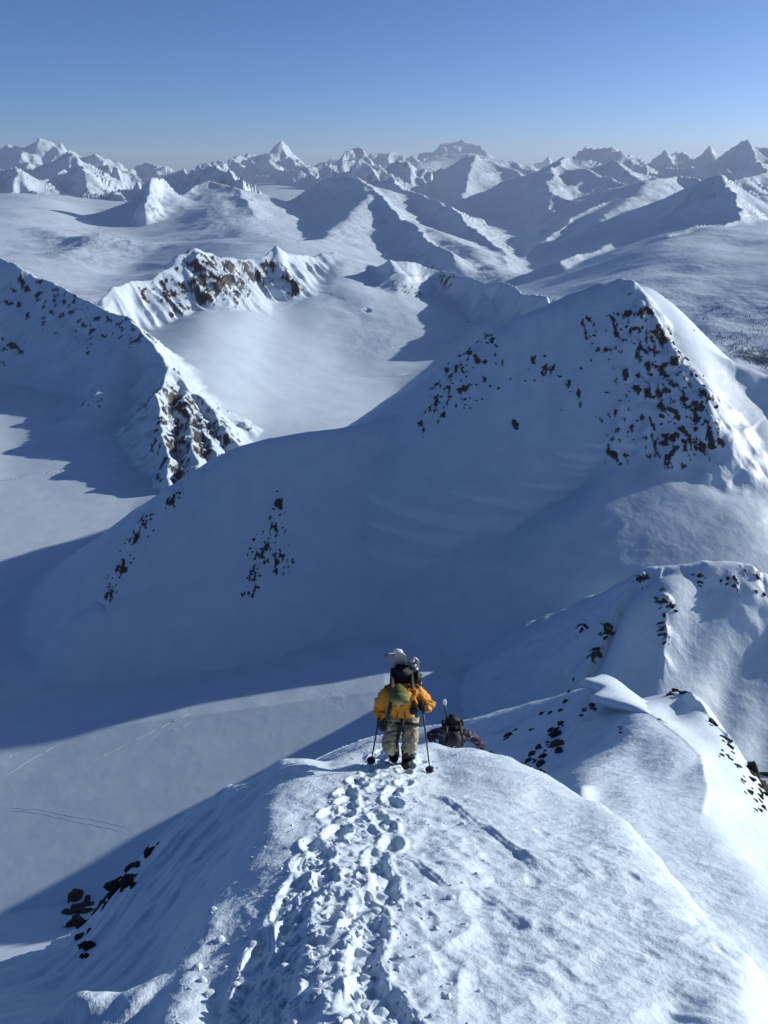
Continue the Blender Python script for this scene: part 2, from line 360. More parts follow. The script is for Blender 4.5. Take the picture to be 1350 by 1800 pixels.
# rocky spur and the ridge it belongs to
ridge('rocky_spur', [(-260, 380, 2300), (-150, 405, 2150), (0, 455, 1960), (30, 468, 1930), (60, 482, 1900), (110, 514, 1820), (170, 540, 1730), (215, 556, 1680), (245, 580, 1620), (265, 610, 1555), (300, 648, 1470), (340, 692, 1400), (385, 747, 1290), (416, 792, 1200)],
      sl=1.1, sr=0.85, s1=0.75, w=140, c=2, k=14, rough=0.4, flute=(45, 7))
ridge('rocky_spur', [(300, 648, 1470), (277, 700, 1330), (285, 770, 1190), (302, 852, 1055)], sl=1.2, sr=1.0, s1=0.5, w=80, c=1, k=6, rough=0.5, flute=(22, 14))
ridge('rocky_spur', [(320, 690, 1400), (335, 760, 1230), (345, 830, 1075)], sl=0.8, sr=0.8, s1=0.5, w=60, c=1, k=4, rough=0.5, flute=(16, 8))
ridge('rocky_spur', [(330, 698, 1385), (360, 765, 1240), (385, 812, 1120)], sl=0.9, sr=0.9, s1=0.6, w=50, c=1, k=4, rough=0.5, flute=(14, 7))
ridge('rocky_spur', [(405, 738, 1400), (430, 748, 1380), (452, 778, 1330)], sl=0.7, sr=0.6, s1=0.4, w=50, c=3, k=5, rough=0.3)
ridge('rocky_spur', [(215, 600, 1610), (180, 680, 1480), (150, 730, 1400)], sl=0.85, sr=0.85, s1=0.8, w=60, c=25, k=20, rough=0.1)

# headwall of the bowl
ridge('bowl_headwall', [(175, 529, 2060), (215, 508, 2130), (265, 492, 2200), (300, 477, 2260), (318, 458, 2300), (345, 445, 2330), (365, 450, 2380), (390, 461, 2430), (415, 466, 2480), (445, 466, 2540), (465, 461, 2570), (484, 446, 2600), (500, 452, 2640), (530, 456, 2720), (560, 461, 2780), (590, 456, 2850), (610, 468, 2870), (632, 486, 2880)],
      sl=0.9, sr=1.0, s1=0.75, w=150, c=2, k=18, rough=0.45, flute=(60, 22))
ridge('bowl_headwall', [(632, 486, 2880), (655, 473, 2820), (680, 460, 2720), (692, 464, 2740), (730, 470, 2790), (780, 479, 2820), (850, 491, 2650), (920, 514, 2400), (962, 532, 2250)], sl=0.9, sr=1.0, s1=0.75, w=120, c=2, k=18, rough=0.4, flute=(55, 20))
ridge('bowl_headwall', [(590, 458, 2840), (600, 500, 2600), (590, 540, 2400)], sl=0.3, sr=0.3, s1=0.2, w=100, c=60, k=30, rough=0.03)

# sharp breaks of the near ridges
ridge('snow_knoll', [(1165, 1205, 300), (1166, 1150, 340), (1165, 1100, 380), (1163, 1050, 430), (1160, 1001, 500)], sl=1.1, sr=0.9, s1=0.9, w=40, c=0.6, k=2, rough=0.12)
ridge('snow_knoll', [(1160, 1001, 500), (1200, 993, 515), (1240, 988, 525), (1300, 992, 545), (1340, 1011, 555), (1400, 1040, 560)], sl=1.2, sr=0.9, s1=0.9, w=40, c=10, k=3, rough=0.12)
ridge('snow_knoll', [(1155, 1002, 505), (1120, 1020, 480), (1085, 1065, 440), (1060, 1110, 400), (1035, 1165, 355), (1000, 1240, 290), (935, 1272, 232), (880, 1291, 200), (800, 1326, 160)], sl=1.1, sr=1.8, s1=1.1, w=40, c=1, k=2, rough=0.15)
ridge('corniced_ridge', [(1072, 1200, 63.5), (1098, 1236, 55), (1150, 1261, 47.7), (1190, 1290, 43.9), (1232, 1332, 37.9), (1243, 1388, 29.3), (1234, 1430, 24.6)], sl=1.8, sr=0.8, s1=0.8, w=25, c=0.08, k=0.3, rough=0.25)
ridge('corniced_ridge', [(1186, 1216, 70), (1215, 1226, 64), (1240, 1252, 59), (1290, 1310, 52), (1330, 1372, 46), (1352, 1415, 43), (1420, 1500, 38)], sl=1.8, sr=1.3, s1=1.3, w=8, c=0.1, k=0.4, rough=0.6)

# mid-distance mountains on the plateau
ridge('plateau_peak', [(300, 352, 8700), (282, 340, 8600), (270, 362, 8200), (255, 385, 7700)], sl=0.8, sr=0.8, s1=0.3, w=500, k=60, rough=0.7, flute=(160, 60))
ridge('plateau_peak', [(282, 340, 8600), (310, 350, 8900), (345, 335, 9300), (370, 332, 9500), (400, 335, 9300), (420, 345, 8800), (438, 362, 8000), (446, 385, 7300)], sl=0.5, sr=0.5, s1=0.2, w=500, k=120, rough=0.45)
ridge('plateau_peak', [(370, 332, 9500), (400, 380, 7400), (440, 415, 6000), (500, 440, 5000)], sl=0.3, sr=0.35, s1=0.2, w=700, c=150, k=150, rough=0.25)
ridge('plateau_peak', [(70, 405, 6600), (100, 415, 6200), (160, 425, 5700), (125, 450, 5000)], sl=0.25, sr=0.3, s1=0.1, w=300, c=60, k=60, rough=0.35)
ridge('central_mountain', [(545, 345, 9800), (575, 325, 9700), (600, 318, 9600), (625, 320, 9400), (646, 327, 9100), (680, 366, 7700), (720, 392, 6700), (760, 430, 5600), (800, 470, 4900)], sl=0.6, sr=0.7, s1=0.25, w=700, k=100, rough=0.45, flute=(220, 50))
ridge('central_mountain', [(646, 327, 9100), (641, 360, 7900), (600, 395, 6700), (560, 430, 5600), (530, 450, 5000)], sl=0.35, sr=0.5, s1=0.25, w=500, c=40, k=100, rough=0.3)
ridge('central_mountain', [(660, 318, 10800), (690, 311, 10500), (700, 325, 9900), (740, 345, 8900), (780, 362, 8200), (830, 400, 7000), (880, 440, 6100), (890, 480, 5300)], sl=0.6, sr=0.6, s1=0.25, w=700, k=120, rough=0.5, flute=(250, 40))
ridge('central_mountain', [(720, 392, 6700), (760, 405, 6400), (830, 440, 5700), (870, 490, 4900)], sl=0.4, sr=0.4, s1=0.25, w=500, c=60, k=120, rough=0.4)
ridge('snow_pyramid', [(780, 296, 19500), (810, 290, 18500), (833, 279, 16800), (822, 310, 15200), (815, 345, 13600), (812, 362, 12900)], sl=0.55, sr=0.6, s1=0.3, w=1200, k=120, rough=0.4)
ridge('snow_pyramid', [(833, 279, 16800), (850, 284, 17000), (880, 291, 17400), (915, 294, 17800), (945, 299, 18200)], sl=0.5, sr=0.55, s1=0.25, w=1200, k=150, rough=0.45, spurs=(3, 3200, 420, 0.5))
ridge('twin_pyramid', [(1130, 319, 12300), (1108, 304, 12800), (1087, 294, 13200), (1076, 284, 13600), (1060, 288, 13600), (1045, 283, 13700), (1022, 287, 13500), (1000, 284, 13500), (985, 292, 13000), (967, 313, 12000), (964, 345, 10800), (966, 388, 9400)],
      sl=0.6, sr=0.55, s1=0.25, w=1000, k=100, rough=0.5, spurs=(3, 2400, 400, 0.7))
# right-hand mountains
ridge('shaded_mountain', [(1268, 317, 7600), (1245, 321, 7700), (1222, 340, 7500), (1200, 362, 7200), (1180, 381, 6900), (1130, 400, 6400), (1060, 430, 5700), (980, 470, 4900)], sl=0.55, sr=0.5, s1=0.3, w=600, k=60, rough=0.3)
ridge('shaded_mountain', [(1268, 317, 7600), (1275, 335, 7200), (1290, 360, 6500), (1300, 392, 5700), (1270, 405, 5300), (1180, 425, 4900)], sl=0.7, sr=0.6, s1=0.3, w=500, k=50, rough=0.4, flute=(120, 25))
ridge('shaded_mountain', [(1268, 317, 7600), (1300, 335, 7700), (1335, 362, 7500), (1360, 375, 7300), (1420, 400, 7000)], sl=0.6, sr=0.6, s1=0.3, w=500, k=50, rough=0.4)
ridge('fluted_ridge', [(1400, 300, 12500), (1350, 303, 12000), (1290, 312, 11200), (1240, 312, 10800), (1220, 306, 10900), (1195, 306, 10900), (1150, 318, 10300), (1110, 338, 9600), (1060, 363, 8800), (1010, 388, 8000), (970, 415, 7200), (930, 455, 6200)], sl=0.55, sr=0.5, s1=0.28, w=600, k=60, rough=0.35, flute=(220, 60))
ridge('fluted_ridge', [(1150, 318, 10300), (1120, 350, 8900), (1080, 380, 7900), (1030, 410, 7000)], sl=0.4, sr=0.4, s1=0.3, w=400, c=40, k=80, rough=0.45)

# fluted range on the left
ridge('fluted_range', [(150, 325, 12800), (180, 318, 12800), (222, 314, 12600), (255, 308, 12700), (270, 299, 12900), (286, 290, 13000), (300, 289, 13000), (315, 282, 13000), (328, 289, 12900), (342, 291, 12800), (362, 275, 12800), (376, 285, 12600), (390, 294, 12200), (405, 310, 11600), (425, 330, 10700), (440, 358, 9500)],
      sl=0.9, sr=0.95, s1=0.3, w=900, k=80, rough=0.75, flute=(260, 130), jag=60, spurs=(7, 1500, 480, 0.1))
ridge('left_range', [(-120, 300, 16500), (-60, 290, 16000), (0, 300, 15200), (25, 304, 15000), (50, 322, 14200), (62, 345, 12800)], sl=0.65, sr=0.7, s1=0.3, w=900, k=100, rough=0.6, flute=(300, 90), jag=60, spurs=(4, 2000, 420, 0.2))
ridge('left_range', [(50, 300, 18500), (75, 296, 18000), (112, 271, 17500), (125, 282, 17000), (145, 300, 16200), (150, 325, 14500), (140, 355, 12500)], sl=0.65, sr=0.65, s1=0.3, w=1100, k=100, rough=0.6, flute=(320, 90), jag=60, spurs=(4, 2400, 500, 0.2))
ridge('far_range', [(-80, 285, 24000), (0, 283, 23000), (18, 279, 22800), (34, 271, 22500), (48, 278, 22500), (61, 267, 22500), (75, 274, 22500), (90, 278, 22500), (120, 284, 22500), (150, 290, 22500), (180, 285, 22500), (200, 288, 22500), (215, 291, 22500), (240, 289, 22000), (270, 294, 21000)],
      sl=0.75, sr=0.75, s1=0.3, w=1400, k=120, rough=0.7, flute=(450, 120), jag=120, spurs=(9, 3000, 600, 0.2))
ridge('far_range', [(380, 296, 21000), (400, 293, 21000), (425, 292, 21500), (445, 284, 22000), (470, 288, 22500), (480, 281, 22600), (494, 267, 22600), (505, 277, 22600), (520, 286, 22500), (550, 293, 22000), (570, 290, 21500), (600, 288, 21500), (620, 285, 21500), (650, 291, 21000), (670, 300, 20000)],
      sl=0.75, sr=0.75, s1=0.3, w=1400, k=120, rough=0.7, flute=(420, 120), jag=120, spurs=(9, 2800, 560, 0.2))
ridge('far_range', [(515, 310, 15500), (530, 302, 15500), (560, 298, 15800), (600, 298, 16200), (640, 294, 16800), (670, 299, 16500), (700, 300, 16000), (720, 306, 15400)], sl=0.7, sr=0.7, s1=0.3, w=900, k=90, rough=0.7, flute=(330, 90), jag=80, spurs=(7, 1900, 360, 0.2))
ridge('far_range', [(640, 285, 27000), (665, 282, 27000), (680, 270, 27000), (692, 262, 27000), (702, 268, 27000), (718, 267, 27000), (735, 281, 26500), (760, 285, 26000)], sl=0.7, sr=0.7, s1=0.3, w=1600, k=140, rough=0.7, flute=(500, 140), jag=100, spurs=(5, 3200, 560, 0.3))
ridge('far_dome', [(700, 296, 22000), (740, 286, 23000), (790, 278, 24000), (830, 278, 24000), (870, 287, 23500), (920, 293, 23000)], sl=0.3, sr=0.3, s1=0.2, w=1500, c=300, k=200, rough=0.3, spurs=(4, 3000, 380, 0.3))
ridge('far_range', [(765, 276, 31000), (780, 264, 31000), (792, 261, 31000), (806, 264, 31000), (818, 270, 31000), (832, 268, 31000), (845, 275, 31000), (900, 291, 32000), (960, 292, 32000)], sl=0.6, sr=0.6, s1=0.3, w=1500, k=140, rough=0.7, jag=80)
ridge('far_range', [(980, 285, 20000), (1005, 281, 20000), (1020, 279, 20000), (1035, 284, 20000), (1055, 285, 20000), (1075, 280, 20000), (1090, 289, 20000), (1130, 294, 21000), (1170, 290, 22000), (1190, 281, 22500), (1200, 284, 22500), (1225, 291, 21500), (1250, 288, 20500)], sl=0.7, sr=0.7, s1=0.3, w=1200, k=120, rough=0.7, flute=(380, 100), jag=70, spurs=(7, 2600, 480, 0.2))
ridge('far_range', [(1240, 298, 16500), (1262, 288, 17000), (1285, 275, 17500), (1306, 265, 17800), (1318, 276, 17600), (1335, 285, 17200), (1365, 288, 17000), (1430, 284, 17000)], sl=0.7, sr=0.7, s1=0.3, w=1100, k=110, rough=0.65, flute=(360, 100), jag=60, spurs=(5, 2400, 460, 0.3))

# ------------------------------------------------------------------ terrain: relief
FLOOR_ROUGH = 0.0
def relief(x, y, r, h, rough, wave):
    """octaves of ridged rock relief and of wind-shaped waves, each active where it can be seen"""
    out = np.zeros_like(h)
    fm = np.nonzero((r > 3000) & (rough > 0.08))[0]
    if fm.size:
        X, Y, rr, ro = x[fm], y[fm], r[fm], rough[fm]
        X = X + 260 * pnoise(X / 1500, Y / 1500, 201); Y = Y + 260 * pnoise(X / 1500, Y / 1500, 203)
        amp = 1.0; lam = 3400.0; wt = np.ones(fm.size); tot = np.zeros(fm.size)
        for i in range(7):
            sg = np.clip(1 - 1.9 * np.abs(pnoise(X / lam, Y / lam, 210 + i)), 0, 1) ** 1.5
            vis_ = 1 - sstep(lam / 0.012, lam / 0.006, rr)
            tot += (sg - 0.42) * amp * wt * vis_
            wt = np.clip(sg * 1.7, 0.15, 1); amp *= 0.55; lam /= 2.05
        A = (120 + 150 * sstep(7000, 12000, rr)) * (1 + 0.9 * sstep(0.52, 0.68, ro))
        out[fm] += tot * A * np.clip(ro, 0, 0.8) * 1.0 * sstep(3000, 5200, rr) * sstep(0.08, 0.2, ro)
    pm_ = np.nonzero((r > 2000) & (wave > 0.15))[0]
    if pm_.size:
        X, Y, rr = x[pm_], y[pm_], r[pm_]
        X = X + 120 * pnoise(X / 600, Y / 600, 231)
        t_ = np.zeros(pm_.size)
        for (lm, am, sd) in ((1500, 70, 241), (640, 34, 243), (270, 13, 245), (115, 5.0, 247), (52, 2.0, 249)):
            vis_ = 1 - sstep(lm / 0.05, lm / 0.022, rr)
            n_ = pnoise(X / lm, Y / (lm * 0.8), sd)
            t_ += am * (0.5 * n_ + 0.8 * (0.3 - np.abs(n_))) * vis_
        out[pm_] += t_ * wave[pm_] * sstep(2000, 2700, rr)
    lam = 2400.0; i = 0
    while lam > 0.035:
        lo, hi = lam / 0.11, lam / 0.0035
        m = np.nonzero((r > lo * 0.5) & (r < hi))[0]
        if m.size:
            rr = r[m]
            win = sstep(lo * 0.5, lo, rr) * (1 - sstep(hi * 0.6, hi, rr))
            X = x[m] / lam; Y = y[m] / lam
            n = pnoise(X + 3.1 * i, Y - 1.7 * i, i)
            rid = (0.32 - np.abs(n)) * 2
            ro = rough[m]; wv = wave[m]
            o = win * ro * rid * 0.16 * (1 - sstep(2800, 3200, rr) * 0.75)
            far = sstep(60, 300, rr)
            hw = lam / (0.0035 + 0.045 * sstep(1800, 3200, rr))
            win = win * (1 - sstep(hw * 0.6, hw, rr))
            if lam > 0.2:
                n2 = pnoise((X * 0.93 + Y * 0.36) * 0.62, (Y * 0.93 - X * 0.36) * 1.15, i + 40)
                o = o + win * wv * (n2 * 0.075 * (0.45 + 0.55 * far))
            out[m] += o * lam
        lam /= 2.07; i += 1
    return out

# ---- the trail, drift scarps and tracks on the summit ridge
def seg_dist(x, y, pts):
    bd = np.full(x.shape, 1e9); bs = np.zeros(x.shape); ba = np.zeros(x.shape); acc = 0
    for (a, b) in zip(pts[:-1], pts[1:]):
        dx, dy = b[0] - a[0], b[1] - a[1]; L2 = dx * dx + dy * dy
        t = np.clip(((x - a[0]) * dx + (y - a[1]) * dy) / L2, 0, 1)
        ex = x - a[0] - t * dx; ey = y - a[1] - t * dy
        d = np.sqrt(ex * ex + ey * ey); up = d < bd
        bd[up] = d[up]; bs[up] = np.sign(dx * (y - a[1]) - dy * (x - a[0]))[up]; ba[up] = (acc + t * math.sqrt(L2))[up]
        acc += math.sqrt(L2)
    return bd, bs, ba, acc

def smooth_h(x, y):
    h, rough, wave, zone, r = base(x, y)
    h, rough, zone = ridges(x, y, h, rough, zone)
    return h, rough, wave, zone, r

_flat = None
def on_ground(u, v, rmax=60000, rmin=1.0, n=6000, full=False):
    """first point of the terrain on the sight line through photo pixel (u, v)"""
    d = ray(u, v); dh = math.hypot(d[0], d[1])
    rr = np.geomspace(rmin, rmax, n)
    x = d[0] / dh * rr; y = d[1] / dh * rr; z = d[2] / dh * rr
    h = (height(x, y) if full else smooth_h(x, y)[0])
    i = np.nonzero(h >= z)[0]
    if len(i) == 0: return None
    i = max(i[0], 1)
    a = z[i - 1] - h[i - 1]; b = h[i] - z[i]
    t = a / (a + b + 1e-12)
    rq = rr[i - 1] + t * (rr[i] - rr[i - 1])
    return np.array([d[0] / dh * rq, d[1] / dh * rq, d[2] / dh * rq])

TRAIL = [on_ground(u, v, 30, n=1500)[:2] for (u, v) in [(700, 1322), (698, 1345), (650, 1400), (625, 1470), (610, 1540), (570, 1620), (540, 1700), (560, 1790), (600, 1900)]]
SCARPS = [([on_ground(u, v, 30, n=1500)[:2] for (u, v) in L], hgt, dec) for (L, hgt, dec) in [
    ([(745, 1395), (790, 1415), (830, 1450), (890, 1485), (925, 1515), (950, 1545)], 0.075, 0.35),
    ([(700, 1500), (745, 1535), (790, 1565)], 0.06, 0.25),
    ([(830, 1560), (880, 1600), (930, 1640)], 0.045, 0.25),
    ([(960, 1500), (1010, 1520), (1050, 1555)], 0.04, 0.3),
    ([(1000, 1600), (1060, 1602), (1150, 1610), (1240, 1625)], 0.035, 0.4),
    ([(900, 1700), (960, 1730), (1010, 1775)], 0.03, 0.2),
]]
MOUND = at_r(160, 1812, 2.8)
_fr = np.random.default_rng(11)
PRINTS = []
for side in (-1, 1, -1):
    for kk in range(26):
        f = (kk + _fr.random() * 0.8) / 26
        seg = f * (len(TRAIL) - 1); i = int(seg); t = seg - i
        p = TRAIL[i] * (1 - t) + TRAIL[i + 1] * t
        PRINTS.append((p[0] + side * (0.12 + 0.16 * _fr.random()), p[1], 0.10 + 0.05 * _fr.random(), _fr.random() * 0.6 - 0.3))

def foreground(x, y, r):
    o = np.zeros_like(x)
    m = np.nonzero((r < 11) & (y > 0.3))[0]
    X = x[m]; Y = y[m]
    d, s, a, L = seg_dist(X, Y, TRAIL)
    wn_ = d + 0.16 * fbm(X * 2.2, Y * 2.2, 3, 61)
    tr = 1 - sstep(0.12, 0.52, wn_)
    # churned snow: blocky lumps
    n1 = pnoise(X * 4.2, Y * 4.2, 62); n2 = pnoise(X * 9.5, Y * 9.5, 63); n3 = pnoise(X * 21, Y * 21, 64)
    lump = 0.085 * (np.abs(n1) * 2 - 0.45) + 0.05 * (0.35 - np.abs(n2)) * 2 + 0.02 * n3
    q = np.zeros_like(X)
    q += tr * lump * 0.42
    pit = np.zeros_like(X); rim = np.zeros_like(X)
    for (px, py, dep, rot) in PRINTS:
        k = np.nonzero((np.abs(X - px) < 0.4) & (np.abs(Y - py) < 0.4))[0]
        ex = (X[k] - px) * math.cos(rot) + (Y[k] - py) * math.sin(rot); ey = -(X[k] - px) * math.sin(rot) + (Y[k] - py) * math.cos(rot)
        e = np.sqrt((ex / 0.07) ** 2 + (ey / 0.15) ** 2)
        pit[k] = np.minimum(pit[k], -dep * (1 - sstep(0.55, 1.2, e))); rim[k] = np.maximum(rim[k], 0.03 * np.exp(-((e - 1.35) / 0.25) ** 2))
    q += pit * 0.34 + rim * 0.5
    crust = sstep(-1.2, -0.2, X) * (1 - sstep(0.3, 1.1, X)) * (1 - tr) * (1 - sstep(5.0, 7.5, Y))
    q += crust * (0.028 * (0.3 - np.abs(pnoise(X * 3.3, Y * 2.6, 66))) * 2 + 0.012 * pnoise(X * 11, Y * 9, 67))
    # scattered dents right of the trail
    w2 = (1 - tr) * sstep(-0.6, 0.2, X) * (1 - sstep(3.5, 6.5, Y))
    dn = pnoise(X * 5.5 + 0.4 * Y, Y * 4.0, 71)
    q += -w2 * 0.018 * sstep(0.22, 0.5, dn) + w2 * 0.02 * pnoise(X * 3 + Y, Y * 6, 72) + w2 * 0.012 * (0.3 - np.abs(pnoise(X * 2.4 + Y * 1.6, (Y * 2 - X) * 3.2, 73))) * 2 + w2 * 0.007 * pnoise(X * 14 + 5 * Y, Y * 14, 74)
    for (pts, hgt, dec) in SCARPS:
        sd, ss, sa_, sl_ = seg_dist(X + 0.05 * pnoise(X * 5, Y * 5, 75), Y + 0.05 * pnoise(X * 5, Y * 5, 76), pts)
        ends = sstep(0, 0.15 * sl_, sa_) * (1 - sstep(0.85 * sl_, sl_, sa_))
        q += 0.6 * hgt * ends * np.exp(-sd / dec) * np.where(ss > 0, 0.5 + 0.5 * sstep(0, 0.04, sd), 0.5 - 0.5 * sstep(0, 0.04, sd))
    q += 0.30 * np.exp(-((X - MOUND[0]) ** 2 / 0.10 + (Y - MOUND[1]) ** 2 / 0.03)) * (1 + 0.25 * pnoise(X * 6, Y * 6, 85))
    # wind-raked flutes on the steep left face
    lf = sstep(-0.5, -1.4, X + 0.12 * (Y - 3)) * (1 - tr)
    q += lf * (0.085 * pnoise(X * 1.0 + Y * 1.4, (Y * 0.6 - X * 1.2) * 3.2, 81) + 0.022 * pnoise(X * 3 + Y * 3.4, (Y * 0.6 - X * 1.2) * 8, 82))
    o[m] = q
    return o

# rock: steep, wind-scoured patches
ROCK_PATCH = []
def patch(u, v, rad_px, amount, stretch=1.0):
    p = on_ground(u, v)
    if p is not None:
        ROCK_PATCH.append((p, rad_px / FPX * np.linalg.norm(p) , amount))
for a in [  # headwall
    (365, 480, 26, 1), (380, 500, 26, 1), (360, 515, 22, 1), (395, 475, 18, .9), (415, 500, 16, .9), (430, 480, 12, .8), (450, 490, 14, .8), (300, 520, 14, .6), (315, 545, 12, .5), (265, 515, 10, .5), (505, 495, 8, .7), (520, 512, 10, .7), (480, 470, 8, .5), (780, 492, 10, .6), (645, 545, 4, .8), (700, 510, 10, .35), (735, 520, 10, .35),
    # spur
    (300, 700, 18, .9), (330, 720, 22, 1), (350, 750, 24, 1), (330, 780, 26, .9), (370, 760, 22, 1), (390, 770, 18, .9), (310, 830, 16, 1), (350, 800, 20, .9), (312, 660, 8, .8), (285, 740, 12, .8), (275, 780, 8, .7), (160, 705, 16, .5), (60, 520, 24, .4), (110, 535, 20, .4), (165, 580, 24, .4), (100, 560, 20, .35), (220, 580, 18, .5), (15, 615, 14, .6), (250, 590, 14, .5), (430, 752, 8, .6),
    # pyramid peak
    (1120, 560, 22, .7), (1150, 590, 18, .8), (1165, 600, 14, .9), (1185, 640, 16, .8), (1150, 640, 22, .7), (1110, 610, 20, .5), (1200, 670, 16, .7), (1160, 690, 20, .7), (1225, 710, 20, .8), (1180, 720, 22, .8), (1140, 730, 18, .6), (1245, 770, 16, .9), (1200, 770, 20, .8), (1170, 790, 20, .8), (1130, 690, 16, .6), (1240, 785, 12, 1), (1085, 575, 12, .5), (1050, 590, 16, .5), (1080, 760, 20, .5), (1080, 800, 12, .7), (1100, 660, 12, .6), (1030, 570, 10, .4), (955, 645, 14, .4), (1000, 700, 18, .3), (905, 745, 8, .8), (1125, 540, 10, .8),
    (860, 600, 12, .6), (830, 630, 16, .6), (800, 660, 16, .7), (775, 690, 16, .6), (760, 720, 14, .6), (800, 700, 18, .4), (850, 640, 20, .3), (740, 755, 10, .4),
    (490, 885, 10, .7), (478, 930, 12, .7), (465, 970, 14, .8), (490, 985, 14, .8), (450, 1010, 10, .7), (440, 1040, 8, .6), (255, 920, 12, .7), (235, 955, 10, .7), (205, 1010, 12, .6), (190, 1050, 10, .7), (305, 875, 12, .4),
    # knoll
    (1170, 1060, 10, .8), (1168, 1110, 9, .8), (1128, 1018, 8, .8), (1065, 1105, 9, .9), (1045, 1150, 8, .9), (1022, 1105, 8, .6), (1230, 1018, 8, .6), (1285, 1025, 12, .5), (1325, 1005, 12, .7), (1290, 1035, 8, .6)]:
    patch(*a)
def patch_mask(x, y, h):
    m = np.zeros(x.size)
    for (p, rad, amt) in ROCK_PATCH:
        k = np.nonzero((np.abs(x - p[0]) < rad * 3.2) & (np.abs(y - p[1]) < rad * 3.2))[0]
        if k.size:
            d2 = ((x[k] - p[0]) ** 2 + (y[k] - p[1]) ** 2 * 0.45 + (h[k] - p[2]) ** 2) / (rad * rad)
            m[k] = np.maximum(m[k], amt * np.exp(-d2 * 0.7))
    return m

def height(x, y, parts=False):
    h, rough, wave, zone, r = smooth_h(x, y)
    if x.size > 2000:
        rough = np.maximum(rough, np.where(r > 1050, 0.95, 0.5) * np.clip(patch_mask(x, y, h) * 1.3, 0, 1))
    h = h + relief(x, y, r, h, rough, wave) + foreground(x, y, r)
    return (h, rough, wave, zone, r) if parts else h

# ------------------------------------------------------------------ terrain mesh
def mat(name, color, rough=0.6, spec=0.3):
    m = bpy.data.materials.new(name); m.use_nodes = True
    b = m.node_tree.nodes['Principled BSDF']
    b.inputs['Base Color'].default_value = (*color, 1); b.inputs['Roughness'].default_value = rough
    b.inputs['Specular IOR Level'].default_value = spec
    return m, m.node_tree, b

def snow_material(name, scale, dist, detail=6.0, strength=0.5):
    m, nt, b = mat(name, (0.65, 0.7, 0.75), 0.55, 0.2)
    N, L = nt.nodes, nt.links
    at = N.new('ShaderNodeAttribute'); at.attribute_name = 'rock'
    tc = N.new('ShaderNodeTexCoord')
    n1 = N.new('ShaderNodeTexNoise'); n1.inputs['Scale'].default_value = scale; n1.inputs['Detail'].default_value = detail; n1.inputs['Roughness'].default_value = 0.6
    L.new(tc.outputs['Object'], n1.inputs['Vector'])
    n2 = N.new('ShaderNodeTexNoise'); n2.inputs['Scale'].default_value = scale * 0.35; n2.inputs['Detail'].default_value = 4
    L.new(tc.outputs['Object'], n2.inputs['Vector'])
    rr = N.new('ShaderNodeValToRGB')
    rr.color_ramp.elements[0].position = 0.3; rr.color_ramp.elements[0].color = (0.010, 0.010, 0.010, 1)
    rr.color_ramp.elements[1].position = 0.75; rr.color_ramp.elements[1].color = (0.044, 0.042, 0.040, 1)
    L.new(n1.outputs['Fac'], rr.inputs['Fac'])
    sn = N.new('ShaderNodeValToRGB')
    sn.color_ramp.elements[0].position = 0.3; sn.color_ramp.elements[0].color = (0.545, 0.66, 0.755, 1)
    sn.color_ramp.elements[1].position = 0.7; sn.color_ramp.elements[1].color = (0.62, 0.735, 0.82, 1)
    L.new(n2.outputs['Fac'], sn.inputs['Fac'])
    mx = N.new('ShaderNodeMix'); mx.data_type = 'RGBA'
    L.new(at.outputs['Fac'], mx.inputs['Factor']); L.new(sn.outputs['Color'], mx.inputs[6]); L.new(rr.outputs['Color'], mx.inputs[7])
    L.new(mx.outputs[2], b.inputs['Base Color'])
    bp = N.new('ShaderNodeBump'); bp.inputs['Strength'].default_value = strength; bp.inputs['Distance'].default_value = dist
    L.new(n1.outputs['Fac'], bp.inputs['Height']); L.new(bp.outputs['Normal'], b.inputs['Normal'])
    return m

# grid columns (azimuth) and rows (range, denser where the slope faces the viewer)
NROW, NCOL = 1220, 1000
az = np.concatenate([np.radians(np.linspace(-180, -46, 22, endpoint=False)), np.radians(np.linspace(-46, -39, 18, endpoint=False)),
                     np.radians(np.linspace(-39, 39, NCOL, endpoint=False)), np.radians(np.linspace(39, 50, 24, endpoint=False)), np.radians(np.linspace(50, 180, 26))])
RMIN, RMAX = 0.9, 56000.0
ca = np.radians(np.linspace(-40, 40, 400)); cr = np.geomspace(RMIN, RMAX, 1500)
gx = np.sin(ca)[:, None] * cr[None]; gy = np.cos(ca)[:, None] * cr[None]
ch, crough, cwave, _z, _r = smooth_h(gx.ravel(), gy.ravel())
ch = ch + relief(gx.ravel(), gy.ravel(), _r, ch, crough, cwave)
el = np.arctan2(ch.reshape(gx.shape), cr[None])
run = np.maximum.accumulate(el, axis=1)
vis = np.diff(run, axis=1, prepend=run[:, :1])
vis[:, cr < 1.3] *= 0.2
tot = vis.sum(1, keepdims=True)
wgt = vis / tot * 0.80
def blur(a, n, ax):
    k = np.hanning(2 * n + 3)[1:-1]; k /= k.sum()
    pad = [(0, 0), (0, 0)]; pad[ax] = (n, n)
    b = np.pad(a, pad, mode='edge'); o = np.zeros_like(a)
    for i in range(2 * n + 1):
        o += k[i] * (b[i:i + a.shape[0]] if ax == 0 else b[:, i:i + a.shape[1]])
    return o
wgt = 0.6 * blur(wgt, 3, 1) + 0.4 * blur(wgt, 12, 1)
wgt = blur(wgt, 4, 0)
wgt += 0.2 / wgt.shape[1]
cum = np.cumsum(wgt, 1); cum = (cum - cum[:, :1]) / (cum[:, -1:] - cum[:, :1])
rows = np.linspace(0, 1, NROW)
Rc = np.stack([np.interp(rows, cum[i], np.log(cr)) for i in range(len(ca))])          # (coarse columns, rows)
ti = np.clip((np.clip(az, ca[0], ca[-1]) - ca[0]) / (ca[1] - ca[0]), 0, len(ca) - 1.001)
i0 = ti.astype(int); f = (ti - i0)[:, None]
RR = np.exp(Rc[i0] * (1 - f) + Rc[i0 + 1] * f)
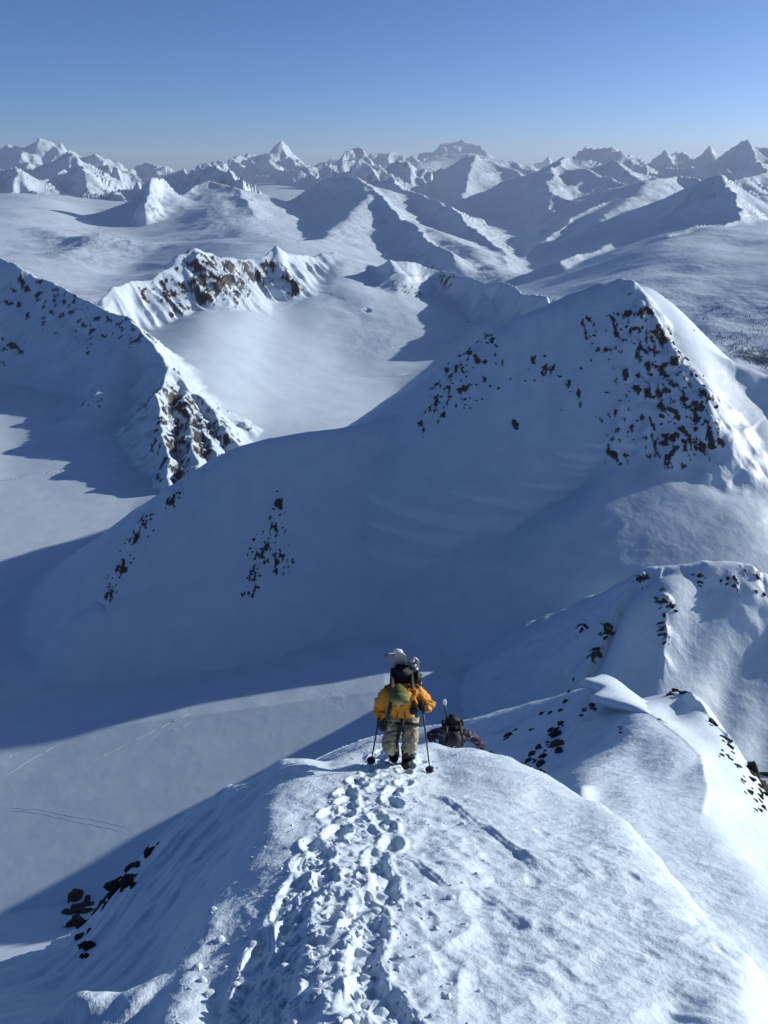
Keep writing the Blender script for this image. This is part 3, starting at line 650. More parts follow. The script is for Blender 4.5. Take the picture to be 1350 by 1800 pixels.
VX = np.sin(az)[:, None] * RR; VY = np.cos(az)[:, None] * RR
nc, nr = VX.shape
X1, Y1 = VX.ravel(), VY.ravel()
Hh, Rough, Wave, Zone, Rr = height(X1, Y1, True)
co = np.column_stack([X1, Y1, Hh])
G = co.reshape(nc, nr, 3)
# vertex normals from the grid
du = np.gradient(G, axis=0); dv = np.gradient(G, axis=1)
Nn = np.cross(dv, du); Nn = np.where(Nn[..., 2:3] < 0, -Nn, Nn)
Nn /= np.linalg.norm(Nn, axis=2, keepdims=True) + 1e-12

slope = np.sqrt(np.maximum(1 - Nn[..., 2] ** 2, 0)).ravel() / np.maximum(Nn[..., 2].ravel(), 0.05)
cl = np.log(np.maximum(Rr, 1)) / math.log(2)
rock = np.zeros(X1.size)
# scale of the clumps follows real sizes: metres on the near ridges, tens of metres far away
def rnoise(X, Y, Z, lam, seed):
    return pnoise((X + 0.4 * Z) / lam, (Y + 0.9 * Z) / lam, seed) + 0.6 * pnoise((X - 0.7 * Z) / lam * 2.1, (Y + 0.5 * Z) / lam * 2.1, seed + 1) + 0.3 * pnoise(X / lam * 4.5, (Y + Z) / lam * 4.5, seed + 2)
pm = patch_mask(X1, Y1, Hh)
k = np.nonzero(pm > 0.04)[0]
lam = np.where(Rr[k] < 700, 5.0, np.where(Rr[k] < 1050, 10.0, np.where(Rr[k] < 1800, 16.0, 21.0)))
pyr = (Rr[k] > 640) & (Rr[k] < 1050)
rn = rnoise(np.where(pyr, X1[k] * 1.25, X1[k]), np.where(pyr, Y1[k] * 0.5, Y1[k]), Hh[k] * np.where(Rr[k] > 1050, 0.3, np.where(pyr, 0.35, 1.0)), lam, 91)
rock[k] = np.where(Rr[k] > 1050, sstep(0.0, 0.07, 0.9 * rn + 0.4 * np.clip(slope[k] - 0.9, -0.5, 0.9) - np.where(Rr[k] > 1900, 0.36, 0.36) + 0.58 * pm[k]), sstep(0.0, 0.06, rn + 0.25 * np.clip(slope[k] - 0.8, -0.4, 0.6) - 0.41 + 0.60 * pm[k]))
# bare crags on the steep faces of the far ranges
farm = np.nonzero((Rr > 2900) & (slope > 0.45))[0]
rn = rnoise(X1[farm], Y1[farm], Hh[farm], np.where(Rr[farm] > 11000, 160.0, 70.0), 97)
rock[farm] = np.maximum(rock[farm], sstep(0.05, 0.2, rn - 0.62 + 0.35 * sstep(0.55, 1.1, slope[farm]) * np.clip(Rough[farm] * 1.6, 0, 1)) * 0.75)
# rock stands proud of the snow or leaves ledges
co[:, 2] += rock * np.where(Rr > 2900, 0, np.clip(Rr, 0, 2500) * 0.0016) * (0.5 + rnoise(X1, Y1, Hh, 4.0, 33))
G = co.reshape(nc, nr, 3)
du = np.gradient(G, axis=0); dv = np.gradient(G, axis=1)
Nn = np.cross(dv, du); Nn = np.where(Nn[..., 2:3] < 0, -Nn, Nn)
Nn /= np.linalg.norm(Nn, axis=2, keepdims=True) + 1e-12

INFO = {
    'summit_ridge': ('snow_ridge', 'trampled snow crest the climbers walk up, steep shaded left side', (30, .014, 6, .75)),
    'corniced_ridge': ('corniced_ridge', 'narrow wind-carved snow ridge with overhanging cornice below the bulge', (3.0, .12, 6, .7)),
    'snow_knoll': ('snow_knoll', 'rounded snow knoll with a straight shaded edge, right of the climbers', (.5, .5, 6, .5)),
    'valley_glacier': ('valley_glacier', 'smooth snow-covered glacier floor deep below on the left', (.12, .5, 6, .25)),
    'pyramid_peak': ('pyramid_peak', 'large pyramid-shaped peak with rocky right edge above a deep blue shaded face', (.14, 1.2, 6, .35)),
    'rocky_spur': ('rocky_spur', 'left ridge ending in a steep rocky buttress', (.08, 2.0, 6, .5)),
    'snow_bowl': ('snow_bowl', 'bright smooth snow bowl in the middle distance', (.06, 1.2, 6, .3)),
    'bowl_headwall': ('bowl_headwall', 'craggy headwall with dark rock above the bright snow bowl', (.06, 3.0, 6, .5)),
    'snow_plateau': ('snow_plateau', 'wind-rippled snow plateau behind the headwall', (.02, 8, 6, .5)),
    'far_glacier': ('far_glacier', 'flat white glacier winding between the distant mountains', (.01, 4, 5, .3)),
    'river_valley': ('river_valley', 'flat pale valley floor between the distant pyramids', (.012, 8, 6, .4)),
    'wooded_plateau': ('rolling_plateau', 'rolling bumpy snow plateau on the right behind the pyramid peak', (.03, 8, 6, .6)),
    'far_plain': ('far_plain', 'distant snow country between the far ranges', (.006, 20, 6, .5)),
    'plateau_peak': ('plateau_peak', 'small craggy peak with a snow dome on the left plateau', (.015, 12, 6, .95)),
    'central_mountain': ('central_mountain', 'broad sunlit mountain with dark left face in the centre distance', (.015, 14, 6, .95)),
    'snow_pyramid': ('snow_pyramid', 'distant pyramid with a shaded left face under the snow dome', (.008, 25, 6, .95)),
    'twin_pyramid': ('sharp_mountain', 'distant mountain with a sharp vertical edge between dark and sunlit faces', (.01, 20, 6, .95)),
    'shaded_mountain': ('shaded_mountain', 'dark blue shaded mountain on the right with a pointed top', (.015, 12, 6, .95)),
    'fluted_ridge': ('long_ridge', 'long ridge falling left behind the shaded mountain', (.012, 16, 6, .95)),
    'fluted_range': ('fluted_range', 'steep range of fluted snow walls on the left horizon', (.012, 20, 6, .95)),
    'left_range': ('jagged_range', 'jagged snowy mountains at the far left edge', (.01, 20, 6, .95)),
    'far_range': ('horizon_range', 'pale farthest mountains along the horizon', (.007, 30, 6, .95)),
    'far_dome': ('snow_dome', 'broad smooth snow dome on the centre horizon', (.007, 20, 6, .4)),
}
vid = np.arange(nc * nr).reshape(nc, nr)
quads = np.stack([vid[:-1, :-1], vid[1:, :-1], vid[1:, 1:], vid[:-1, 1:]], -1).reshape(-1, 4)
fz = Zone[quads[:, 0]]
NF = Nn.reshape(-1, 3)
ground = {}
def make_mesh(name, V, F, normals=None):
    me = bpy.data.meshes.new(name)
    me.vertices.add(len(V)); me.vertices.foreach_set('co', V.astype(np.float32).ravel())
    nl = F.size
    me.loops.add(nl); me.loops.foreach_set('vertex_index', F.astype(np.int32).ravel())
    me.polygons.add(len(F)); me.polygons.foreach_set('loop_start', np.arange(0, nl, F.shape[1], dtype=np.int32))
    me.update(calc_edges=True); me.validate()
    me.polygons.foreach_set('use_smooth', np.ones(len(F), bool))
    if normals is not None: me.normals_split_custom_set_from_vertices(normals.tolist())
    return me
for zi, zn in enumerate(ZONES):
    F = quads[fz == zi]
    if not len(F): continue
    used = np.unique(F); remap = np.full(nc * nr, -1, np.int64); remap[used] = np.arange(len(used))
    name, label, (sc_, ds_, dt_, st_) = INFO[zn]
    me = make_mesh(name, co[used], remap[F], NF[used])
    at = me.attributes.new('rock', 'FLOAT', 'POINT'); at.data.foreach_set('value', rock[used].astype(np.float32))
    o = bpy.data.objects.new(name, me); COL.objects.link(o)
    me.materials.append(snow_material(name + '_snow', sc_, ds_, dt_, st_))
    o['label'] = label; o['kind'] = 'structure'
    ground[zn] = o
zmax = float(co[:, 2].max()); zmin = float(co[:, 2].min())
print('terrain z', zmin, zmax)
bm = bmesh.new(); bmesh.ops.create_cube(bm, size=1.0)
hz = 62000.0
for v in bm.verts:
    v.co.x *= 2 * hz; v.co.y *= 2 * hz; v.co.z = (zmax + 30) if v.co.z > 0 else (zmin - 1.0)
me = bpy.data.meshes.new('haze'); bm.to_mesh(me); bm.free()
haze = bpy.data.objects.new('haze', me); COL.objects.link(haze)
haze['kind'] = 'stuff'; haze['label'] = 'thin blue haze over the far mountains'; haze['category'] = 'haze'
hm = bpy.data.materials.new('haze_air'); hm.use_nodes = True
hm.node_tree.nodes.clear()
ho = hm.node_tree.nodes.new('ShaderNodeOutputMaterial'); hv = hm.node_tree.nodes.new('ShaderNodeVolumePrincipled')
hv.inputs['Color'].default_value = (0.72, 0.84, 1.0, 1); hv.inputs['Density'].default_value = 2.0e-5; hv.inputs['Anisotropy'].default_value = 0.2
hm.node_tree.links.new(hv.outputs[0], ho.inputs['Volume'])
me.materials.append(hm)

# ------------------------------------------------------------------ where things stand: nearest visible ground vertex
zc_ = co[:, 1] * CT - co[:, 2] * ST
PU = UC + FPX * co[:, 0] / np.maximum(zc_, 1e-3); PV = VC - FPX * (co[:, 1] * ST + co[:, 2] * CT) / np.maximum(zc_, 1e-3)
_ok = np.nonzero((zc_ > 0.2) & (PU > -60) & (PU < 1410) & (PV > 200) & (PV < 1860))[0]
_key = (PU[_ok] // 4 + 20).astype(np.int64) * 1000 + (PV[_ok] // 4).astype(np.int64)
_ord = np.argsort(_key, kind='stable'); _key = _key[_ord]; _ok = _ok[_ord]
def gp(u, v, w=1):
    """ground point and normal in the direction of photo pixel (u, v)"""
    cand = []
    for du_ in range(-w, w + 1):
        for dv_ in range(-w, w + 1):
            kk = int(u // 4 + 20 + du_) * 1000 + int(v // 4 + dv_)
            a, b = np.searchsorted(_key, kk), np.searchsorted(_key, kk + 1)
            cand.append(_ok[a:b])
    cand = np.concatenate(cand)
    if cand.size == 0:
        return gp(u, v, w + 2)
    rmin = Rr[cand].min()
    cand = cand[Rr[cand] < rmin * 1.25]
    i = cand[np.argmin((PU[cand] - u) ** 2 + (PV[cand] - v) ** 2)]
    return Vector(co[i]), Vector(NF[i])

def link(name, me, parent=None, material=None):
    o = bpy.data.objects.new(name, me); COL.objects.link(o)
    if parent is not None: o.parent = parent
    if material is not None: me.materials.clear(); me.materials.append(material)
    return o

def tag(o, label, cat, group=None, kind=None):
    o['label'] = label; o['category'] = cat
    if group: o['group'] = group
    if kind: o['kind'] = kind
    return o

# ------------------------------------------------------------------ rocks (parts of the slope they stick out of)
def rock_material(name, lo, hi, scale):
    m, nt, b = mat(name, hi, 0.85, 0.2)
    N, L = nt.nodes, nt.links
    tc = N.new('ShaderNodeTexCoord'); n = N.new('ShaderNodeTexNoise'); n.inputs['Scale'].default_value = scale; n.inputs['Detail'].default_value = 6
    rp = N.new('ShaderNodeValToRGB'); rp.color_ramp.elements[0].position = 0.35; rp.color_ramp.elements[0].color = (*lo, 1)
    rp.color_ramp.elements[1].position = 0.7; rp.color_ramp.elements[1].color = (*hi, 1)
    L.new(tc.outputs['Object'], n.inputs['Vector']); L.new(n.outputs['Fac'], rp.inputs['Fac']); L.new(rp.outputs['Color'], b.inputs['Base Color'])
    bp = N.new('ShaderNodeBump'); bp.inputs['Strength'].default_value = 0.8; bp.inputs['Distance'].default_value = 0.1
    L.new(n.outputs['Fac'], bp.inputs['Height']); L.new(bp.outputs['Normal'], b.inputs['Normal'])
    return m
ROCK = rock_material('dark_rock', (0.014, 0.013, 0.013), (0.05, 0.046, 0.043), 2.2)
rr_ = random.Random(5)
def rock_mesh(seed, sub=2, flat=0.7):
    rd = random.Random(seed)
    bm = bmesh.new(); bmesh.ops.create_icosphere(bm, subdivisions=sub, radius=1.0)
    planes = [(Vector((rd.uniform(-1, 1), rd.uniform(-1, 1), rd.uniform(-1, 1))).normalized(), rd.uniform(0.45, 0.8)) for _ in range(9)]
    for v in bm.verts:
        p = v.co.copy()
        for n, d in planes:
            k = p.dot(n)
            if k > d: p -= n * (k - d)
        p += Vector((rd.uniform(-1, 1), rd.uniform(-1, 1), rd.uniform(-1, 1))) * 0.10
        p.z *= flat
        v.co = p
    me = bpy.data.meshes.new('rock'); bm.to_mesh(me); bm.free(); me.materials.append(ROCK)
    return me
ROCKS = [rock_mesh(i) for i in range(6)]
ROCKS_FINE = [rock_mesh(40 + i, 3, 0.8) for i in range(5)]
def crag_at(zone, u, v, wpx, hpx, sink=0.2, fine=False):
    for k in range(4):
        f = (1.0, 0.62, 0.5, 0.42)[k]
        rock_at(zone, u + (rr_.uniform(-.42, .42) * wpx if k else 0), v + (rr_.uniform(-.42, .42) * hpx if k else 0), wpx * f * rr_.uniform(.7, 1.1), hpx * f * rr_.uniform(.8, 1.3), sink, fine)
def rock_at(zone, u, v, wpx, hpx=None, sink=0.35, fine=False, rot=None, p=None):
    g, n = gp(u, v)
    n = (n + Vector((rr_.uniform(-.5, .5), rr_.uniform(-.5, .5), 0))).normalized()
    d = (g.y * CT - g.z * ST) / FPX
    sx = wpx * 0.5 * d; sz = (hpx or wpx * 0.7) * 0.5 * d
    o = bpy.data.objects.new('rock', (ROCKS_FINE if fine else ROCKS)[rr_.randrange(5)])
    COL.objects.link(o); o.parent = ground[zone]
    q = n.to_track_quat('Z', 'Y').to_matrix().to_4x4()
    o.matrix_local = Matrix.Translation(g - n * sink * min(sx, sz)) @ q @ Matrix.Rotation(rr_.uniform(0, 6.28) if rot is None else rot, 4, 'Z') @ Matrix.Diagonal((sx * 1.15, sz * 1.3, min(sx, sz) * 1.2, 1))
    return o
# dark ledges on the shaded face beside the trail
for (u, v, w_, h_) in [(268, 1491, 26, 15), (240, 1527, 22, 26), (226, 1548, 30, 34), (205, 1568, 40, 40), (184, 1587, 34, 30), (142, 1592, 42, 44), (138, 1617, 40, 42), (132, 1580, 22, 24), (152, 1668, 20, 26), (150, 1682, 16, 18), (145, 1640, 26, 26)]:
    crag_at('summit_ridge', u, v, w_ * 1.3, h_ * 1.35, 0.4, True)
# crags on the corniced ridge and its left flank
for (u, v, w_, h_) in [(1331, 1362, 22, 26), (1340, 1378, 24, 30), (1346, 1396, 20, 26), (1324, 1350, 16, 18), (1336, 1400, 16, 16), (1254, 1272, 12, 14), (1273, 1298, 10, 16), (1282, 1312, 10, 16), (1266, 1326, 8, 12), (1284, 1334, 10, 14), (1295, 1345, 9, 12), (1305, 1372, 9, 10), (1318, 1392, 12, 10), (1190, 1216, 30, 10), (1204, 1218, 22, 9), (1178, 1222, 14, 8),
                       (1342, 1420, 10, 10), (1330, 1424, 8, 8)]:
    crag_at('corniced_ridge', u, v, w_ * 1.3, h_ * 1.5, 0.1)
for (u, v, w_, h_) in [(980, 1308, 24, 24), (975, 1290, 22, 16), (953, 1328, 14, 16), (935, 1325, 10, 12), (928, 1338, 10, 12), (950, 1345, 18, 14), (945, 1315, 12, 10), (985, 1272, 10, 10), (962, 1305, 8, 9), (1091, 1282, 8, 13), (1041, 1240, 12, 10), (1028, 1250, 6, 10), (1046, 1248, 7, 8), (1022, 1258, 6, 7), (940, 1340, 9, 9), (958, 1352, 10, 8)]:
    crag_at('corniced_ridge', u, v, w_ * 1.3, h_ * 1.5, 0.1)
for (u, v, w_, h_) in [(993, 1233, 12, 18), (988, 1248, 10, 10), (897, 1292, 20, 14), (905, 1284, 12, 9), (888, 1300, 12, 9), (866, 1318, 16, 8), (965, 1255, 12, 8), (952, 1254, 9, 7), (934, 1282, 9, 8), (1036, 1153, 8, 10), (1047, 1140, 6, 10), (1066, 1108, 7, 14), (1068, 1098, 6, 10), (1064, 1120, 6, 8), (1124, 1019, 12, 8), (1136, 1013, 9, 6), (1022, 1108, 9, 8), (1030, 1100, 7, 7), (1000, 1210, 7, 8), (1008, 1196, 6, 7),
                       (1165, 1036, 6, 10), (1170, 1056, 8, 10), (1180, 1066, 7, 9), (1188, 1074, 6, 8), (1168, 1082, 6, 9), (1166, 1104, 6, 9), (1166, 1130, 5, 9), (1228, 1012, 7, 6), (1232, 1024, 5, 5), (1280, 1018, 7, 6), (1290, 1030, 6, 6), (1266, 1022, 5, 5), (1308, 1000, 10, 6), (1320, 1006, 12, 8), (1332, 1014, 9, 7), (1315, 1034, 8, 6), (1328, 1040, 7, 6), (1342, 1044, 7, 6), (1297, 1040, 5, 5)]:
    rock_at('snow_knoll', u, v, w_ * 1.25, h_ * 1.4, 0.2)
# rocks standing out of the pyramid peak
PYR = [(1128, 545, 10, 5), (1147, 548, 8, 4), (1120, 578, 14, 8), (1145, 582, 10, 7), (1158, 575, 12, 9), (1166, 595, 14, 12), (1176, 585, 10, 8), (1184, 605, 10, 9), (1195, 620, 8, 8), (1150, 600, 8, 10), (1155, 620, 9, 9), (1208, 632, 12, 12), (1214, 645, 9, 9), (1190, 640, 12, 10), (1225, 660, 8, 9), (1240, 680, 8, 10), (1250, 700, 9, 12), (1232, 695, 8, 8), (1260, 715, 7, 12),
       (1143, 658, 10, 14), (1160, 650, 12, 10), (1172, 660, 10, 10), (1176, 690, 12, 12), (1165, 685, 8, 10), (1202, 700, 12, 14), (1228, 718, 18, 14), (1215, 720, 10, 8), (1180, 720, 16, 12), (1190, 735, 14, 12), (1162, 730, 12, 12), (1195, 755, 12, 16), (1170, 765, 14, 12), (1220, 755, 12, 10), (1202, 775, 12, 12), (1235, 785, 22, 14), (1252, 783, 18, 14), (1222, 788, 14, 10), (1180, 795, 12, 14), (1188, 785, 12, 10), (1170, 800, 8, 8), (1150, 700, 8, 10), (1118, 660, 7, 8), (1125, 685, 12, 8), (1130, 575, 8, 6), (1100, 575, 9, 6), (1090, 578, 7, 5), (1032, 546, 10, 5), (1030, 580, 7, 5), (1045, 590, 8, 8), (1098, 668, 8, 6), (1064, 690, 5, 14), (906, 752, 10, 8), (903, 742, 6, 14), (1092, 815, 8, 8), (1100, 800, 8, 8)]
for (u, v, w_, h_) in PYR:
    rock_at('pyramid_peak', u, v, w_ * 1.05, h_ * 1.05, 0.3)
for (cu, cv, su, sv, n) in [(1170, 660, 30, 60, 22), (1215, 700, 26, 40, 14), (1180, 770, 36, 22, 12), (1130, 600, 20, 30, 7), (1060, 590, 22, 30, 6), (1090, 730, 30, 40, 8),
                            (815, 650, 16, 30, 20), (780, 690, 18, 16, 16), (850, 610, 18, 14, 10), (880, 660, 40, 30, 10), (960, 650, 30, 24, 8), (488, 900, 6, 18, 10), (468, 965, 14, 18, 18), (445, 1020, 8, 16, 8), (258, 915, 6, 10, 8), (225, 970, 8, 16, 8), (195, 1040, 8, 14, 8), (310, 870, 20, 6, 6)]:
    for _ in range(n):
        rock_at('pyramid_peak', cu + rr_.gauss(0, su), cv + rr_.gauss(0, sv), rr_.uniform(3.5, 8.5), rr_.uniform(3, 7), 0.3)

# ------------------------------------------------------------------ overhanging cornice on the ridge
def ground_z(p): return float(height(np.array([p[0]]), np.array([p[1]]))[0])
def cornice():
    C0 = [Vector(at_r(u, v, r)) for (u, v, r) in ((1165, 1270, 46.5), (1150, 1261, 47.7), (1098, 1236, 55), (1072, 1200, 63.5))]
    end = C0[-1] + (C0[-1] - C0[-2]) * 0.14 + Vector((0, 0, 0.25)); C0.append(end)
    seg = [0.0]
    for p, q in zip(C0[:-1], C0[1:]): seg.append(seg[-1] + (q - p).length)
    def at(t):
        d = t * seg[-1]
        for i in range(len(seg) - 1):
            if d <= seg[i + 1] + 1e-6:
                return C0[i].lerp(C0[i + 1], (d - seg[i]) / (seg[i + 1] - seg[i]))
        return C0[-1]
    sec = [(3.2, -2.3), (1.9, -0.95), (0.8, -0.05), (-0.2, 0.42), (-1.0, 0.46), (-1.5, 0.2), (-1.45, -0.12), (-0.9, -0.32), (-0.1, -0.75), (0.5, -1.8)]
    rows = []; n = 26
    for i in range(n + 1):
        t = i / n
        p = at(t); d = at(min(1, t + 0.03)) - at(max(0, t - 0.03)); d.z = 0; d.normalize()
        nr_ = Vector((d.y, -d.x, 0))
        amp = (0.25 + 1.05 * float(sstep(0.05, 0.5, np.array(t)))) * (1 - 0.45 * float(sstep(0.85, 1.0, np.array(t))))
        lip = float(np.interp(t, [0, .25, .5, .62, .7, .82, .95, 1], [.2, .5, 1.15, .75, .55, 1.2, 1.1, .7]))
        row = []
        for (o_, z_) in sec:
            k = lip if o_ < 0 else 1.0
            w_ = 0.12 * float(pnoise(np.array([t * 9 + o_]), np.array([o_ * 1.3]), 7)[0])
            row.append(p + nr_ * (o_ * k * amp * 1.25 + w_) + Vector((0, 0, (z_ + w_) * amp * 1.1)))
        rows.append(row)
    bm = bmesh.new()
    V = [[bm.verts.new(p) for p in r_] for r_ in rows]
    m_ = len(sec)
    for i in range(n):
        for j in range(m_):
            bm.faces.new((V[i][j], V[i][(j + 1) % m_], V[i + 1][(j + 1) % m_], V[i + 1][j]))
    bm.faces.new(V[0][::-1]); bm.faces.new(V[-1])
    bmesh.ops.recalc_face_normals(bm, faces=bm.faces)
    bmesh.ops.subdivide_edges(bm, edges=bm.edges[:], cuts=1, use_grid_fill=True, smooth=0.5)
    for f_ in bm.faces: f_.smooth = True
    me = bpy.data.meshes.new('cornice'); bm.to_mesh(me); bm.free()
    return link('cornice', me, ground['corniced_ridge'], ground['corniced_ridge'].data.materials[0])
cornice()

# ------------------------------------------------------------------ far trees
def forest():
    rd = random.Random(3)
    V, F = [], []
    spots = []
    for _ in range(650):
        u = 1352 - abs(rd.gauss(0, 45)); v = 634 + rd.gauss(0, 9) - (1350 - u) * 0.25
        spots.append((u, v))
    for _ in range(26):
        cu, cv = rd.uniform(1180, 1360), rd.uniform(540, 640)
        for _ in range(rd.randrange(2, 9)): spots.append((cu + rd.gauss(0, 9), cv + rd.gauss(0, 3)))
    for (u, v) in spots:
        g, n = gp(u, v)
        if g.y < 1500: continue
        h = rd.uniform(3, 8) * (g.y / 2200); r_ = h * rd.uniform(0.18, 0.28)
        for (z0, z1, k) in ((0.0, 0.55, 1.0), (0.3, 0.8, 0.75), (0.6, 1.0, 0.5)):
            b = len(V)
            for a in range(6):
                V.append((g.x + r_ * k * math.cos(a * 1.047 + z0 * 5), g.y + r_ * k * math.sin(a * 1.047 + z0 * 5), g.z + h * z0))
            V.append((g.x, g.y, g.z + h * z1))
            F += [(b + a, b + (a + 1) % 6, b + 6) for a in range(6)]
    me = bpy.data.meshes.new('forest'); me.from_pydata(V, [], F)
    m, nt, b = mat('conifer', (0.025, 0.035, 0.03), 0.9, 0.1)
    o = link('forest', me, None, m)
    tag(o, 'patch of tiny dark conifers on the plateau at the right edge', 'trees', kind='stuff')
forest()

# ------------------------------------------------------------------ ski tracks on the glacier
def track(pts, width, hgt):
    P = []
    for (a, b) in zip(pts[:-1], pts[1:]):
        for i in range(8):
            t = i / 8; P.append(gp(a[0] + (b[0] - a[0]) * t, a[1] + (b[1] - a[1]) * t)[0])
    bm = bmesh.new(); prev = None
    for i, p in enumerate(P):
        d = (P[min(i + 1, len(P) - 1)] - P[max(i - 1, 0)]); d.z = 0; d.normalize()
        s_ = Vector((d.y, -d.x, 0))
        k = min(1, i / 3, (len(P) - 1 - i) / 3)
        cur = [bm.verts.new(p + s_ * o_ * width + Vector((0, 0, h_ * k * hgt))) for (o_, h_) in ((-1, -0.6), (-0.3, 1), (0.3, 0.7), (1, -0.6))]
        if prev:
            for j in range(3): bm.faces.new((prev[j], prev[j + 1], cur[j + 1], cur[j]))
        prev = cur
    bmesh.ops.recalc_face_normals(bm, faces=bm.faces)
    me = bpy.data.meshes.new('ski_track'); bm.to_mesh(me); bm.free()
    link('ski_track', me, ground['valley_glacier'], ground['valley_glacier'].data.materials[0])
for pts in ([(2, 1368), (60, 1332), (112, 1303)], [(2, 1338), (40, 1318)], [(150, 1345), (230, 1305), (300, 1270), (350, 1248)], [(200, 1325), (300, 1285), (340, 1268)]):
    track(pts, 0.45, 0.22)
for pts in ([(2, 1420), (70, 1424), (130, 1436), (180, 1444), (238, 1459)], [(2, 1424), (70, 1430), (130, 1444), (180, 1454), (232, 1466)]):
    track(pts, 0.35, 0.10)
# ------------------------------------------------------------------ people
def cloth(name, c1, c2, scale, rough=0.75, stretch=(1, 1, 1), bump=0.3, dist=0.01, camo=None):
    m, nt, b = mat(name, c1, rough, 0.25)
    N, L = nt.nodes, nt.links
    tc = N.new('ShaderNodeTexCoord'); mp = N.new('ShaderNodeMapping'); mp.inputs['Scale'].default_value = stretch
    n = N.new('ShaderNodeTexNoise'); n.inputs['Scale'].default_value = scale; n.inputs['Detail'].default_value = 5
    rp = N.new('ShaderNodeValToRGB'); rp.color_ramp.elements[0].position = 0.38; rp.color_ramp.elements[0].color = (*c1, 1)
    rp.color_ramp.elements[1].position = 0.62; rp.color_ramp.elements[1].color = (*c2, 1)
    if camo:
        rp.color_ramp.interpolation = 'CONSTANT'
        for pos, c in camo:
            e = rp.color_ramp.elements.new(pos); e.color = (*c, 1)
    L.new(tc.outputs['Object'], mp.inputs['Vector']); L.new(mp.outputs[0], n.inputs['Vector']); L.new(n.outputs['Fac'], rp.inputs['Fac']); L.new(rp.outputs['Color'], b.inputs['Base Color'])
    bp = N.new('ShaderNodeBump'); bp.inputs['Strength'].default_value = bump; bp.inputs['Distance'].default_value = dist
    n2 = N.new('ShaderNodeTexNoise'); n2.inputs['Scale'].default_value = 22; n2.inputs['Detail'].default_value = 3
    L.new(tc.outputs['Object'], n2.inputs['Vector']); L.new(n2.outputs['Fac'], bp.inputs['Height']); L.new(bp.outputs['Normal'], b.inputs['Normal'])
    return m
M_ORANGE = cloth('orange_shell', (0.50, 0.19, 0.010), (0.62, 0.26, 0.02), 9, 0.6, bump=0.5, dist=0.03)
M_PANTS = cloth('camouflage_trousers', (0.33, 0.30, 0.20), (0.46, 0.42, 0.30), 9, 0.8, bump=0.5, dist=0.03, camo=[(0.50, (0.25, 0.23, 0.15)), (0.57, (0.52, 0.49, 0.37))])
M_BLACK = cloth('black_fabric', (0.012, 0.012, 0.014), (0.03, 0.03, 0.034), 12, 0.7)
M_BOOT = cloth('black_boot', (0.010, 0.009, 0.009), (0.028, 0.025, 0.023), 16, 0.6)
M_BEANIE = cloth('olive_knit', (0.085, 0.10, 0.028), (0.13, 0.145, 0.045), 40, 0.95, bump=0.8, dist=0.01)
M_BEANIE2 = cloth('olive_knit_band', (0.15, 0.165, 0.075), (0.2, 0.215, 0.11), 40, 0.95, bump=0.8, dist=0.01)
M_SKIN = mat('skin', (0.55, 0.33, 0.24), 0.55, 0.4)[0]
M_EYE = mat('dark_eye', (0.01, 0.01, 0.01), 0.2, 0.5)[0]
M_BOARD = cloth('grey_board', (0.30, 0.33, 0.34), (0.42, 0.45, 0.46), 4, 0.4)
M_FROST = cloth('frosted_metal', (0.62, 0.65, 0.68), (0.75, 0.78, 0.8), 30, 0.5)
M_POLE = mat('dark_pole', (0.02, 0.022, 0.03), 0.35, 0.5)[0]
M_METAL = mat('bright_metal', (0.75, 0.77, 0.8), 0.3, 0.6)[0]
M_PLAID = cloth('dark_plaid_jacket', (0.014, 0.013, 0.026), (0.13, 0.10, 0.16), 17, 0.8, (1, 1, 1.4), camo=[(0.47, (0.03, 0.026, 0.045)), (0.55, (0.17, 0.15, 0.17))])

PENDING = []
def skin(name, parent, material, pts, edges, wob=0.0, lam=0.12, sub=2):
    """a continuous surface grown round connected joints: pts = [(x, y, z, rx, ry)], first one the root"""
    me = bpy.data.meshes.new(name); me.from_pydata([p[:3] for p in pts], edges, [])
    o = link(name, me, parent)
    md = o.modifiers.new('skin', 'SKIN'); md.use_smooth_shade = True
    sl_ = me.skin_vertices[0].data
    for i, p in enumerate(pts):
        sl_[i].radius = (p[3], p[4] if len(p) > 4 else p[3]); sl_[i].use_root = (i == 0)
    ms = o.modifiers.new('sub', 'SUBSURF'); ms.levels = ms.render_levels = sub
    PENDING.append((o, material, wob, lam))
    return o
def grow():
    bpy.context.view_layer.update()
    dg = bpy.context.evaluated_depsgraph_get()
    for (o, m, wob, lam) in PENDING:
        me = bpy.data.meshes.new_from_object(o.evaluated_get(dg))
        o.modifiers.clear(); old = o.data; o.data = me; bpy.data.meshes.remove(old)
        me.materials.clear(); me.materials.append(m)
        n = len(me.vertices); c = np.empty(n * 3, np.float32); me.vertices.foreach_get('co', c); c = c.reshape(-1, 3)
        if wob:
            nn = np.empty(n * 3, np.float32); me.vertices.foreach_get('normal', nn); nn = nn.reshape(-1, 3)
            w_ = fbm((c[:, 0] + 0.3 * c[:, 2]) / lam + 3, (c[:, 2] * 0.8 + c[:, 1]) / (lam * 0.6), 3, 21)
            w_ = 0.32 - np.abs(w_)
            c = c + nn * (w_ * wob)[:, None].astype(np.float32)
            me.vertices.foreach_set('co', c.ravel())
        me.polygons.foreach_set('use_smooth', np.ones(len(me.polygons), bool)); me.update()
    PENDING.clear()

